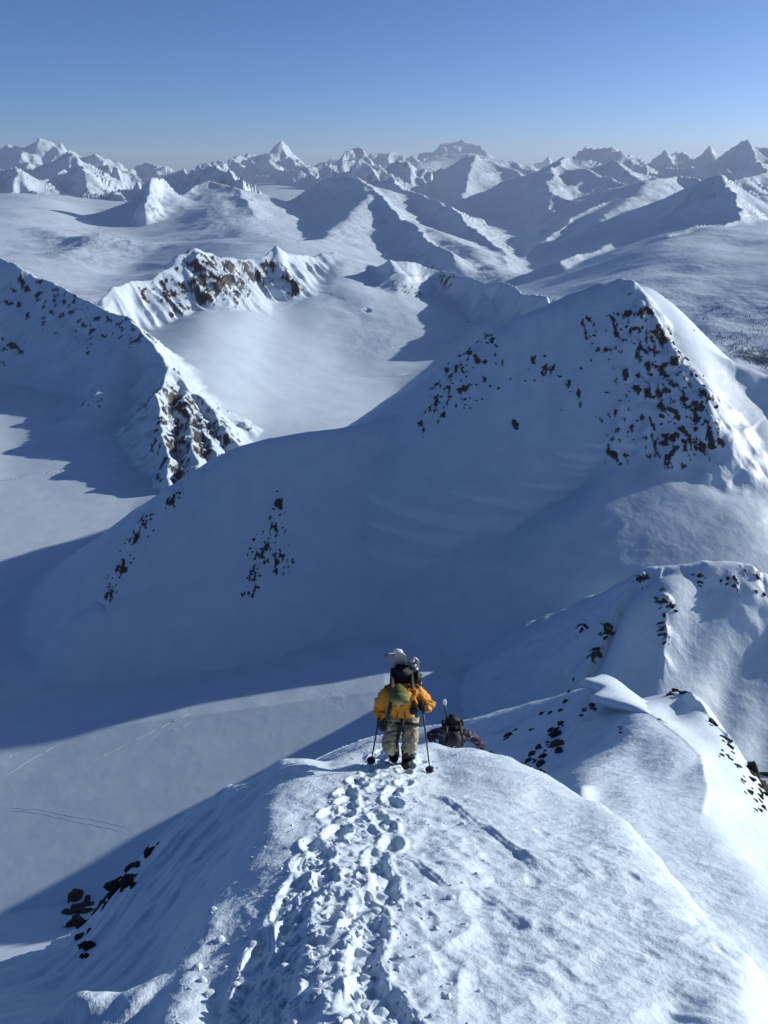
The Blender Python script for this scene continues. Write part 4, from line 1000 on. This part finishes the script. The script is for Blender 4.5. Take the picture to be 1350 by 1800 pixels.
def chain(a, b, f): return tuple(a[i] + (b[i] - a[i]) * f for i in range(3))
def blob(name, parent, material, loc, scale, rot=(0, 0, 0), seg=24, rings=16, fn=None):
    bm = bmesh.new(); bmesh.ops.create_uvsphere(bm, u_segments=seg, v_segments=rings, radius=1.0)
    for v in bm.verts:
        p = v.co.copy()
        if fn: p = fn(p)
        v.co = Vector((p.x * scale[0], p.y * scale[1], p.z * scale[2]))
    R_ = Euler(rot).to_matrix()
    for v in bm.verts: v.co = R_ @ v.co + Vector(loc)
    for f_ in bm.faces: f_.smooth = True
    me = bpy.data.meshes.new(name); bm.to_mesh(me); bm.free()
    return link(name, me, parent, material)
def tube(name, parent, material, pts, radii, seg=10):
    bm = bmesh.new(); rings = []
    P = [Vector(p) for p in pts]
    for i, p in enumerate(P):
        d = (P[min(i + 1, len(P) - 1)] - P[max(i - 1, 0)]).normalized()
        a = d.orthogonal().normalized(); b = d.cross(a)
        r_ = radii[i] if isinstance(radii, (list, tuple)) else radii
        rings.append([bm.verts.new(p + (a * math.cos(k * 6.2832 / seg) + b * math.sin(k * 6.2832 / seg)) * r_) for k in range(seg)])
    for i in range(len(rings) - 1):
        for k in range(seg):
            bm.faces.new((rings[i][k], rings[i][(k + 1) % seg], rings[i + 1][(k + 1) % seg], rings[i + 1][k]))
    bm.faces.new(rings[0][::-1]); bm.faces.new(rings[-1])
    bmesh.ops.recalc_face_normals(bm, faces=bm.faces)
    for f_ in bm.faces: f_.smooth = True
    me = bpy.data.meshes.new(name); bm.to_mesh(me); bm.free()
    return link(name, me, parent, material)
def rbox(name, parent, material, loc, size, rot=(0, 0, 0), bev=0.03, taper=1.0):
    bm = bmesh.new(); bmesh.ops.create_cube(bm, size=1.0)
    for v in bm.verts:
        k = taper if v.co.z > 0 else 1.0
        v.co = Vector((v.co.x * size[0] * k, v.co.y * size[1] * k, v.co.z * size[2]))
    bmesh.ops.bevel(bm, geom=bm.edges[:], offset=bev, segments=3, affect='EDGES')
    R_ = Euler(rot).to_matrix()
    for v in bm.verts: v.co = R_ @ v.co + Vector(loc)
    for f_ in bm.faces: f_.smooth = True
    me = bpy.data.meshes.new(name); bm.to_mesh(me); bm.free()
    return link(name, me, parent, material)

def glove(name, parent, wrist, hand, grip, material):
    """palm, four curled fingers and a thumb closed round a pole running along grip"""
    w = Vector(wrist); h = Vector(hand); d = (h - w).normalized(); g = Vector(grip).normalized()
    s_ = g.cross(d).normalized()                     # side the fingers reach to
    pts = [(*w, 0.045, 0.045), (*(w + d * 0.05), 0.045, 0.04), (*(h), 0.045, 0.035)]
    ed = [(0, 1), (1, 2)]
    for k in range(4):
        off = g * (0.033 - k * 0.022)
        L_ = (0.9, 1.0, 0.95, 0.78)[k]
        a = h + off + d * 0.035; b = h + off + d * 0.06 * L_ + s_ * 0.03; c = h + off + d * 0.035 + s_ * 0.055; e = h + off + d * 0.005 + s_ * 0.055
        i0_ = len(pts)
        pts += [(*a, 0.014, 0.014), (*b, 0.013, 0.013), (*c, 0.012, 0.012), (*e, 0.011, 0.011)]
        ed += [(2, i0_), (i0_, i0_ + 1), (i0_ + 1, i0_ + 2), (i0_ + 2, i0_ + 3)]
    i0_ = len(pts)
    pts += [(*(w + d * 0.06 + g * 0.04), 0.017, 0.017), (*(h + g * 0.055 + s_ * 0.03), 0.014, 0.014), (*(h + g * 0.045 + s_ * 0.06), 0.012, 0.012)]
    ed += [(1, i0_), (i0_, i0_ + 1), (i0_ + 1, i0_ + 2)]
    return skin(name, parent, material, pts, ed, sub=1)

def person(origin, J, label, mats, beanie=True):
    root = bpy.data.objects.new('person', None); COL.objects.link(root); root.location = origin
    tag(root, label, 'person')
    jm, tm, bm_, gm = mats
    P, C, NK, H = J['pelvis'], J['chest'], J['neck'], J['head']
    sp = chain(P, C, 0.5)
    # body under the clothes, one surface
    pts = [(*P, .11, .10), (*sp, .10, .09), (*C, .12, .10), (*NK, .055, .055), (*chain(NK, H, .6), .075, .08), (*H, .085, .095)]
    ed = [(0, 1), (1, 2), (2, 3), (3, 4), (4, 5)]
    fd = Vector(J['face']).normalized()
    hv = Vector(H)
    pts += [(*(hv + fd * 0.085 - Vector((0, 0, 0.02))), .02, .02)]; ed += [(5, 6)]
    for s_ in 'lr':
        i = len(pts); pts += [(*J['sh' + s_], .055, .055), (*J['el' + s_], .042, .042), (*J['ha' + s_], .03, .03)]; ed += [(2, i), (i, i + 1), (i + 1, i + 2)]
        i = len(pts); pts += [(*J['hip' + s_], .085, .085), (*J['kn' + s_], .058, .058), (*J['an' + s_], .035, .035)]; ed += [(0, i), (i, i + 1), (i + 1, i + 2)]
    skin('body', root, M_SKIN, pts, ed)
    # jacket
    hem = chain(P, C, -0.1)
    pts = [(*hem, .158, .14), (*chain(P, C, .2), .15, .135), (*chain(P, C, .6), .158, .14), (*C, .17, .135), (*chain(C, NK, .75), .10, .09), (*chain(C, NK, 1.15), .085, .08)]
    ed = [(0, 1), (1, 2), (2, 3), (3, 4), (4, 5)]
    for s_ in 'lr':
        i = len(pts)
        pts += [(*J['sh' + s_], .085, .085), (*chain(J['sh' + s_], J['el' + s_], .5), .074, .074), (*J['el' + s_], .07, .07), (*chain(J['el' + s_], J['ha' + s_], .5), .062, .062), (*chain(J['el' + s_], J['ha' + s_], .75), .052, .052)]
        ed += [(3, i)] + [(i + k, i + k + 1) for k in range(4)]
    skin('jacket', root, jm, pts, ed, wob=0.055, lam=0.12, sub=3)
    # trousers
    pts = [(*P, .15, .13), (*chain(P, C, .15), .14, .12)]; ed = [(0, 1)]
    for s_ in 'lr':
        i = len(pts)
        hp, kn, an = J['hip' + s_], J['kn' + s_], J['an' + s_]
        pts += [(*hp, .108, .108), (*chain(hp, kn, .5), .096, .096), (*kn, .084, .084), (*chain(kn, an, .35), .08, .08), (*chain(kn, an, .62), .078, .078)]
        ed += [(0, i)] + [(i + k, i + k + 1) for k in range(4)]
    skin('trousers', root, tm, pts, ed, wob=0.07, lam=0.11, sub=3)
    for s_ in 'lr':
        an, to, kn = Vector(J['an' + s_]), Vector(J['to' + s_]), Vector(J['kn' + s_])
        hd = (to - an); up = (kn - an).normalized()
        heel = an - Vector((hd.x, hd.y, 0)).normalized() * 0.06 - up * 0.045
        pts = [(*(an + up * 0.2), .082, .082), (*(an + up * 0.1), .08, .08), (*an, .074, .074), (*(an - up * 0.05), .068, .068), (*heel, .05, .05), (*(an + hd * 0.55 - up * 0.03), .064, .058), (*to, .054, .046)]
        skin('boot', root, bm_, pts, [(0, 1), (1, 2), (2, 3), (3, 4), (3, 5), (5, 6)], wob=0.015, lam=0.06)
        el_, ha = Vector(J['el' + s_]), Vector(J['ha' + s_])
        glove('glove', root, tuple(el_.lerp(ha, 0.75)), tuple(ha), J['grip' + s_], gm)
    # head: ears, eyes, hat
    right = fd.cross(Vector((0, 0, 1))).normalized(); upv = right.cross(fd).normalized()
    for k in (-1, 1):
        blob('eye', root, M_EYE, hv + fd * 0.086 + right * 0.032 * k + upv * 0.012, (0.011, 0.011, 0.008), seg=10, rings=6)
        blob('ear', root, M_SKIN, hv + right * 0.088 * k - upv * 0.015, (0.012, 0.022, 0.032), seg=10, rings=8)
    blob('mouth', root, M_EYE, hv + fd * 0.075 - upv * 0.055, (0.02, 0.008, 0.005), seg=10, rings=6)
    if beanie:
        Rm = Matrix((right, -fd, upv)).transposed().to_euler()
        def dome(p):
            z = max(p.z, -0.35)
            k = 1.0 + (0.07 if z < 0.02 else 0) - 0.10 * max(0, z) ** 2
            tip = 0.10 * max(0, 1 - ((p.x - 0.05) ** 2 + (p.y) ** 2) / 0.10) if p.z > 0 else 0
            return Vector((p.x * k, p.y * k, z * 1.08 + tip))
        b = blob('beanie', root, M_BEANIE, hv + upv * 0.03 + fd * 0.004, (0.107, 0.122, 0.115), Rm, 32, 24, dome)
        bm2 = bmesh.new()
        rg = []
        for i in range(32):
            a = i * 6.28318 / 32
            rg.append([bm2.verts.new((0.113 * k * math.cos(a), 0.125 * k * math.sin(a), z_)) for (k, z_) in ((1.0, -0.035), (1.05, -0.03), (1.06, 0.0), (1.04, 0.025), (1.0, 0.028))])
        for i in range(32):
            for j in range(4): bm2.faces.new((rg[i][j], rg[(i + 1) % 32][j], rg[(i + 1) % 32][j + 1], rg[i][j + 1]))
        R3 = Rm.to_matrix()
        for v in bm2.verts: v.co = R3 @ v.co + hv + upv * 0.022 + fd * 0.006
        for f_ in bm2.faces: f_.smooth = True
        me = bpy.data.meshes.new('brim'); bm2.to_mesh(me); bm2.free(); link('brim', me, b, M_BEANIE2)
    return root

def pole(top, tip, label, origin, group='trekking poles of the climber in orange'):
    root = bpy.data.objects.new('trekking_pole', None); COL.objects.link(root); root.location = origin
    tag(root, label, 'pole', group)
    a, b = Vector(top), Vector(tip); d = (b - a).normalized()
    tube('grip', root, M_BLACK, [a - d * 0.05, a - d * 0.04, a + d * 0.05, a + d * 0.12], [0.012, 0.019, 0.015, 0.013])
    tube('shaft', root, M_POLE, [a + d * 0.1, a.lerp(b, 0.5), b - d * 0.06], [0.0095, 0.0085, 0.0075], 8)
    tube('tip', root, M_METAL, [b - d * 0.07, b - d * 0.02, b], [0.006, 0.005, 0.002], 8)
    tube('basket', root, M_POLE, [b - d * 0.085, b - d * 0.078, b - d * 0.068, b - d * 0.06], [0.018, 0.05, 0.05, 0.018], 14)
    return root

g1, n1_ = gp(714, 1345)
# his right hand side is the left of the picture; he faces the viewer, uphill
J1 = dict(pelvis=(-.06, .08, .72), chest=(-.06, -.16, 1.06), neck=(-.075, -.27, 1.17), head=(-.105, -.39, 1.25), face=(-.08, -.70, -.72),
          shr=(-.235, -.15, 1.10), elr=(-.315, -.02, .88), har=(-.30, -.13, .70), gripr=(0.05, 0.1, 1),
          shl=(.115, -.15, 1.10), ell=(.275, -.09, .90), hal=(.155, -.24, 1.01), gripl=(-0.05, 0.0, 1),
          hipr=(-.15, .07, .69), knr=(-.20, -.19, .44), anr=(-.15, .10, .16), tor=(-.15, -.01, .05),
          hipl=(.045, .06, .69), knl=(.035, -.12, .42), anl=(.015, .04, .13), tol=(-.01, -.13, .085))
o1 = g1 + Vector((0, 0, 0.0))
p1 = person(o1, J1, 'climber in orange jacket, camouflage trousers and olive beanie, leaning forward on two poles', (M_ORANGE, M_PANTS, M_BOOT, M_BLACK))
# harness: belt and leg loops
def band(name, parent, material, c, axis, rx, ry, hgt, seg=28):
    ax = Vector(axis).normalized(); a = ax.orthogonal().normalized()
    a = Vector((1, 0, 0)) - ax * ax.x; a.normalize(); b = ax.cross(a)
    bm = bmesh.new(); rg = []
    for i in range(seg):
        t = i * 6.28318 / seg
        base_ = Vector(c) + a * math.cos(t) * rx + b * math.sin(t) * ry; out = (a * math.cos(t) + b * math.sin(t)) * 0.012
        rg.append([bm.verts.new(q) for q in (base_ - ax * hgt, base_ + out - ax * hgt * 0.8, base_ + out + ax * hgt * 0.8, base_ + ax * hgt)])
    for i in range(seg):
        for j in range(3): bm.faces.new((rg[i][j], rg[(i + 1) % seg][j], rg[(i + 1) % seg][j + 1], rg[i][j + 1]))
    for f_ in bm.faces: f_.smooth = True
    me = bpy.data.meshes.new(name); bm.to_mesh(me); bm.free()
    return link(name, me, parent, material)
hr = bpy.data.objects.new('harness', None); COL.objects.link(hr); hr.parent = p1
band('thigh_loop', hr, M_BLACK, (.043, .0, .60), (0.02, .2, .3), .118, .118, .016)
band('thigh_loop', hr, M_BLACK, (-.165, .01, .60), (0.05, .22, .3), .112, .112, .014)
tube('hanging_strap', hr, M_BLACK, [(-.06, -.115, .70), (-.09, -.15, .58), (-.12, -.20, .47), (-.15, -.20, .40)], [.016, .02, .018, .012])
tube('hanging_strap', hr, M_BLACK, [(-.06, -.11, .74), (-.06, -.13, .66), (-.05, -.12, .58)], [.02, .026, .014])
tube('zip', p1, M_BLACK, [(-.035, -.30, .99), (-.03, -.27, .90), (-.025, -.21, .80), (-.025, -.15, .72)], .007, 6)
tube('zip', p1, M_BLACK, [(-.115, -.28, .97), (-.12, -.255, .88)], .006, 6)
pole(tuple(Vector(J1['har']) + Vector((-.005, -.035, .06))), (-.40, .05, -.02), 'dark trekking pole planted left of the orange climber', o1)
gpt = gp(757, 1357)[0] - o1
pole(tuple(Vector(J1['hal']) + Vector((-.01, -.05, .06))), tuple(gpt + Vector((0, 0, -0.03))), 'dark trekking pole with round basket planted right of the orange climber', o1)
gpl = gp(650, 1336)[0] - o1
# backpack
bk = bpy.data.objects.new('backpack', None); COL.objects.link(bk); bk.location = o1
tag(bk, 'black climbing pack with a board strapped on, worn by the orange climber', 'backpack')
lean = math.atan2(.15, .42)
rbox('pack_body', bk, M_BLACK, (-.05, .11, 1.0), (.28, .20, .46), (lean, 0, -.1), .07, .9)
rbox('pack_lid', bk, M_BLACK, (-.06, .03, 1.235), (.24, .20, .11), (lean + .1, .08, -.1), .05)
rbox('side_pocket', bk, M_BLACK, (.10, .05, 1.12), (.10, .16, .26), (lean, .1, -.1), .04)
for k, sh in ((-1, (-.165, 0)), (1, (.045, 0))):
    tube('shoulder_strap', bk, M_BLACK, [(sh[0], .0, 1.24), (sh[0], -.15, 1.215), (sh[0] + .01 * k, -.275, 1.10), (sh[0] + .03 * k, -.30, 1.00), (sh[0] + .05 * k, -.26, .90)], [.02, .025, .026, .022, .018])
rbox('strap_pocket', bk, M_BLACK, (.06, -.30, 1.0), (.09, .05, .11), (.6, 0, 0), .015)
# split board carried on the pack
bd = bpy.data.objects.new('splitboard', None); COL.objects.link(bd); bd.location = o1
tag(bd, 'grey split snowboard with frosted bindings strapped upright on the black pack', 'snowboard')
def board(name, c, w_, h_, rot, material, parent):
    bm = bmesh.new(); n = 14; L_ = []; R2 = []
    for side in (-1, 1):
        for t_ in (0, 1):
            pass
    out = []
    for i in range(n + 1):
        a = math.pi * i / n
        out.append((w_ * math.cos(a), h_ + w_ * 1.4 * math.sin(a)))
    for i in range(n + 1):
        a = math.pi + math.pi * i / n
        out.append((w_ * math.cos(a), -h_ + w_ * 1.0 * math.sin(a)))
    R_ = Euler(rot).to_matrix(); fr = []; ba = []
    for (x_, z_) in out:
        cur = 0.10 * max(0, (z_ - h_ * 0.75)) ** 1.0
        fr.append(bm.verts.new(R_ @ Vector((x_, -cur - .006, z_)) + Vector(c))); ba.append(bm.verts.new(R_ @ Vector((x_, -cur + .006, z_)) + Vector(c)))
    bm.faces.new(fr); bm.faces.new(ba[::-1])
    for i in range(len(out)): bm.faces.new((fr[i], ba[i], ba[(i + 1) % len(out)], fr[(i + 1) % len(out)]))
    bmesh.ops.recalc_face_normals(bm, faces=bm.faces)
    me = bpy.data.meshes.new(name); bm.to_mesh(me); bm.free()
    return link(name, me, parent, material)
b1 = board('board_half', (-.08, .235, 1.03), .07, .36, (lean - .05, -.05, .1), M_BOARD, bd)
b2 = board('board_half', (.06, .235, 1.0), .065, .33, (lean - .05, .08, -.2), M_BOARD, bd)
blob('frosted_tip', b1, M_FROST, (-.10, .115, 1.45), (.055, .03, .035), (0.3, .2, .2), 16, 10)
rbox('tip_plate', b1, M_BOARD, (-.185, .11, 1.40), (.13, .07, .04), (.3, .1, .2), .015)
for (x_, y_, z_, s_) in ((.035, .13, 1.36, .026), (.055, .14, 1.29, .024), (.07, .15, 1.22, .028), (.095, .15, 1.14, .02), (.12, .14, 1.06, .02), (.13, .13, .98, .016)):
    rbox('binding', b2, M_FROST, (x_ + .02, y_ - .04, z_), (s_ * 1.7, s_ * 1.5, s_ * 1.9), (.4, .3, .5), .009)
rbox('board_strap', bd, M_BLACK, (-.02, .21, 1.06), (.30, .08, .03), (lean, 0, 0), .01)

# second climber, lower down behind the crest
g2 = Vector(at_r(795, 1300, 9.7)); g2.z = float(height(np.array([g2.x]), np.array([g2.y]))[0])
sc2 = at_r(790, 1258, 9.35)[2] - g2.z          # room between the ground and the top of the pack
J2 = dict(pelvis=(0, .14, .55), chest=(.0, -.10, .86), neck=(.0, -.22, .94), head=(.0, -.33, .95), face=(0, -.8, -.6),
          shr=(-.19, -.10, .90), elr=(-.37, -.06, .86), har=(-.30, -.22, .70), gripr=(0, .1, 1),
          shl=(.19, -.10, .88), ell=(.36, -.04, .74), hal=(.47, -.10, .60), gripl=(.1, .1, 1),
          hipr=(-.10, .14, .52), knr=(-.13, -.14, .36), anr=(-.11, .14, .10), tor=(-.11, -.02, .06),
          hipl=(.10, .14, .52), knl=(.13, -.12, .34), anl=(.11, .18, .08), tol=(.11, .02, .04))
lift = max(0.0, min(0.45, sc2 - 1.38))
o2 = g2 + Vector((0, 0, 0))
k2 = 1.0
p2 = person(o2, J2, 'climber in dark plaid jacket bent low behind the crest, right of the orange climber', (M_PLAID, M_BLACK, M_BOOT, M_BLACK), beanie=False)
hood = blob('hood', p2, M_BLACK, (0, -.31, .97), (.105, .11, .11), (.6, 0, 0))
bk2 = bpy.data.objects.new('backpack', None); COL.objects.link(bk2); bk2.location = o2
tag(bk2, 'dark pack on the back of the crouching second climber', 'backpack')
rbox('pack_body', bk2, M_BLACK, (.0, .16, .88), (.26, .20, .40), (.6, 0, 0), .07, .85)
rbox('pack_lid', bk2, M_BLACK, (.0, .02, 1.06), (.22, .18, .11), (.6, 0, 0), .05)
for k in (-1, 1):
    rbox('side_pocket', bk2, M_BLACK, (.14 * k, .08, .94), (.06, .12, .18), (.5, .2 * k, 0), .03)
    tube('shoulder_strap', bk2, M_BLACK, [(.10 * k, .0, 1.04), (.11 * k, -.14, 1.01), (.12 * k, -.26, .88), (.14 * k, -.22, .76)], .026)
ax = bpy.data.objects.new('snow_shovel', None); COL.objects.link(ax); ax.location = o2
tag(ax, 'shovel with bright blade sticking up from the second pack', 'shovel')
tube('shaft', ax, M_POLE, [(-.07, .10, .94), (-.11, .08, 1.14), (-.13, .07, 1.30)], .014, 8)
blob('blade', ax, M_METAL, (-.135, .065, 1.37), (.03, .014, .075), (.15, -.12, 0), 14, 10)
for o_ in (p2, bk2, ax): o_.scale = (k2, k2, k2)
p1.scale = (0.94, 1, 1)
grow()
print('second climber', sc2, k2, tuple(g2))

# ------------------------------------------------------------------ broken snow beside the trail
def clods():
    rd = random.Random(9); V, F = [], []
    bm = bmesh.new(); bmesh.ops.create_icosphere(bm, subdivisions=2, radius=1.0)
    bv = [v.co.copy() for v in bm.verts]; bf = [[v.index for v in f_.verts] for f_ in bm.faces]; bm.free()
    TR = np.array(TRAIL)
    for _ in range(700):
        t = rd.random() ** 0.8 * (len(TR) - 1.001); i = int(t); p = TR[i] + (TR[i + 1] - TR[i]) * (t - i)
        x_ = p[0] + rd.gauss(0, 0.3); y_ = p[1] + rd.gauss(0, 0.1)
        V.append((x_, y_))
    xy = np.array(V); zz = height(xy[:, 0].copy(), xy[:, 1].copy())
    VV, FF = [], []
    for (x_, y_), z_ in zip(V, zz):
        s_ = min(0.032, rd.lognormvariate(-4.5, 0.45)); b = len(VV)
        pl = [(Vector((rd.uniform(-1, 1), rd.uniform(-1, 1), rd.uniform(-1, 1))).normalized(), rd.uniform(.5, .85)) for _ in range(5)]
        for q in bv:
            q = q.copy()
            for n, d in pl:
                k = q.dot(n)
                if k > d: q -= n * (k - d)
            VV.append((x_ + q.x * s_ * 1.1, y_ + q.y * s_, z_ + s_ * 0.05 + q.z * s_ * 0.75))
        FF += [[b + j for j in f_] for f_ in bf]
    me = bpy.data.meshes.new('snow_clods'); me.from_pydata(VV, [], FF)
    o = link('snow_clods', me, None, ground['summit_ridge'].data.materials[0])
    tag(o, 'broken lumps of snow kicked loose along the boot track', 'snow', kind='stuff')
clods()
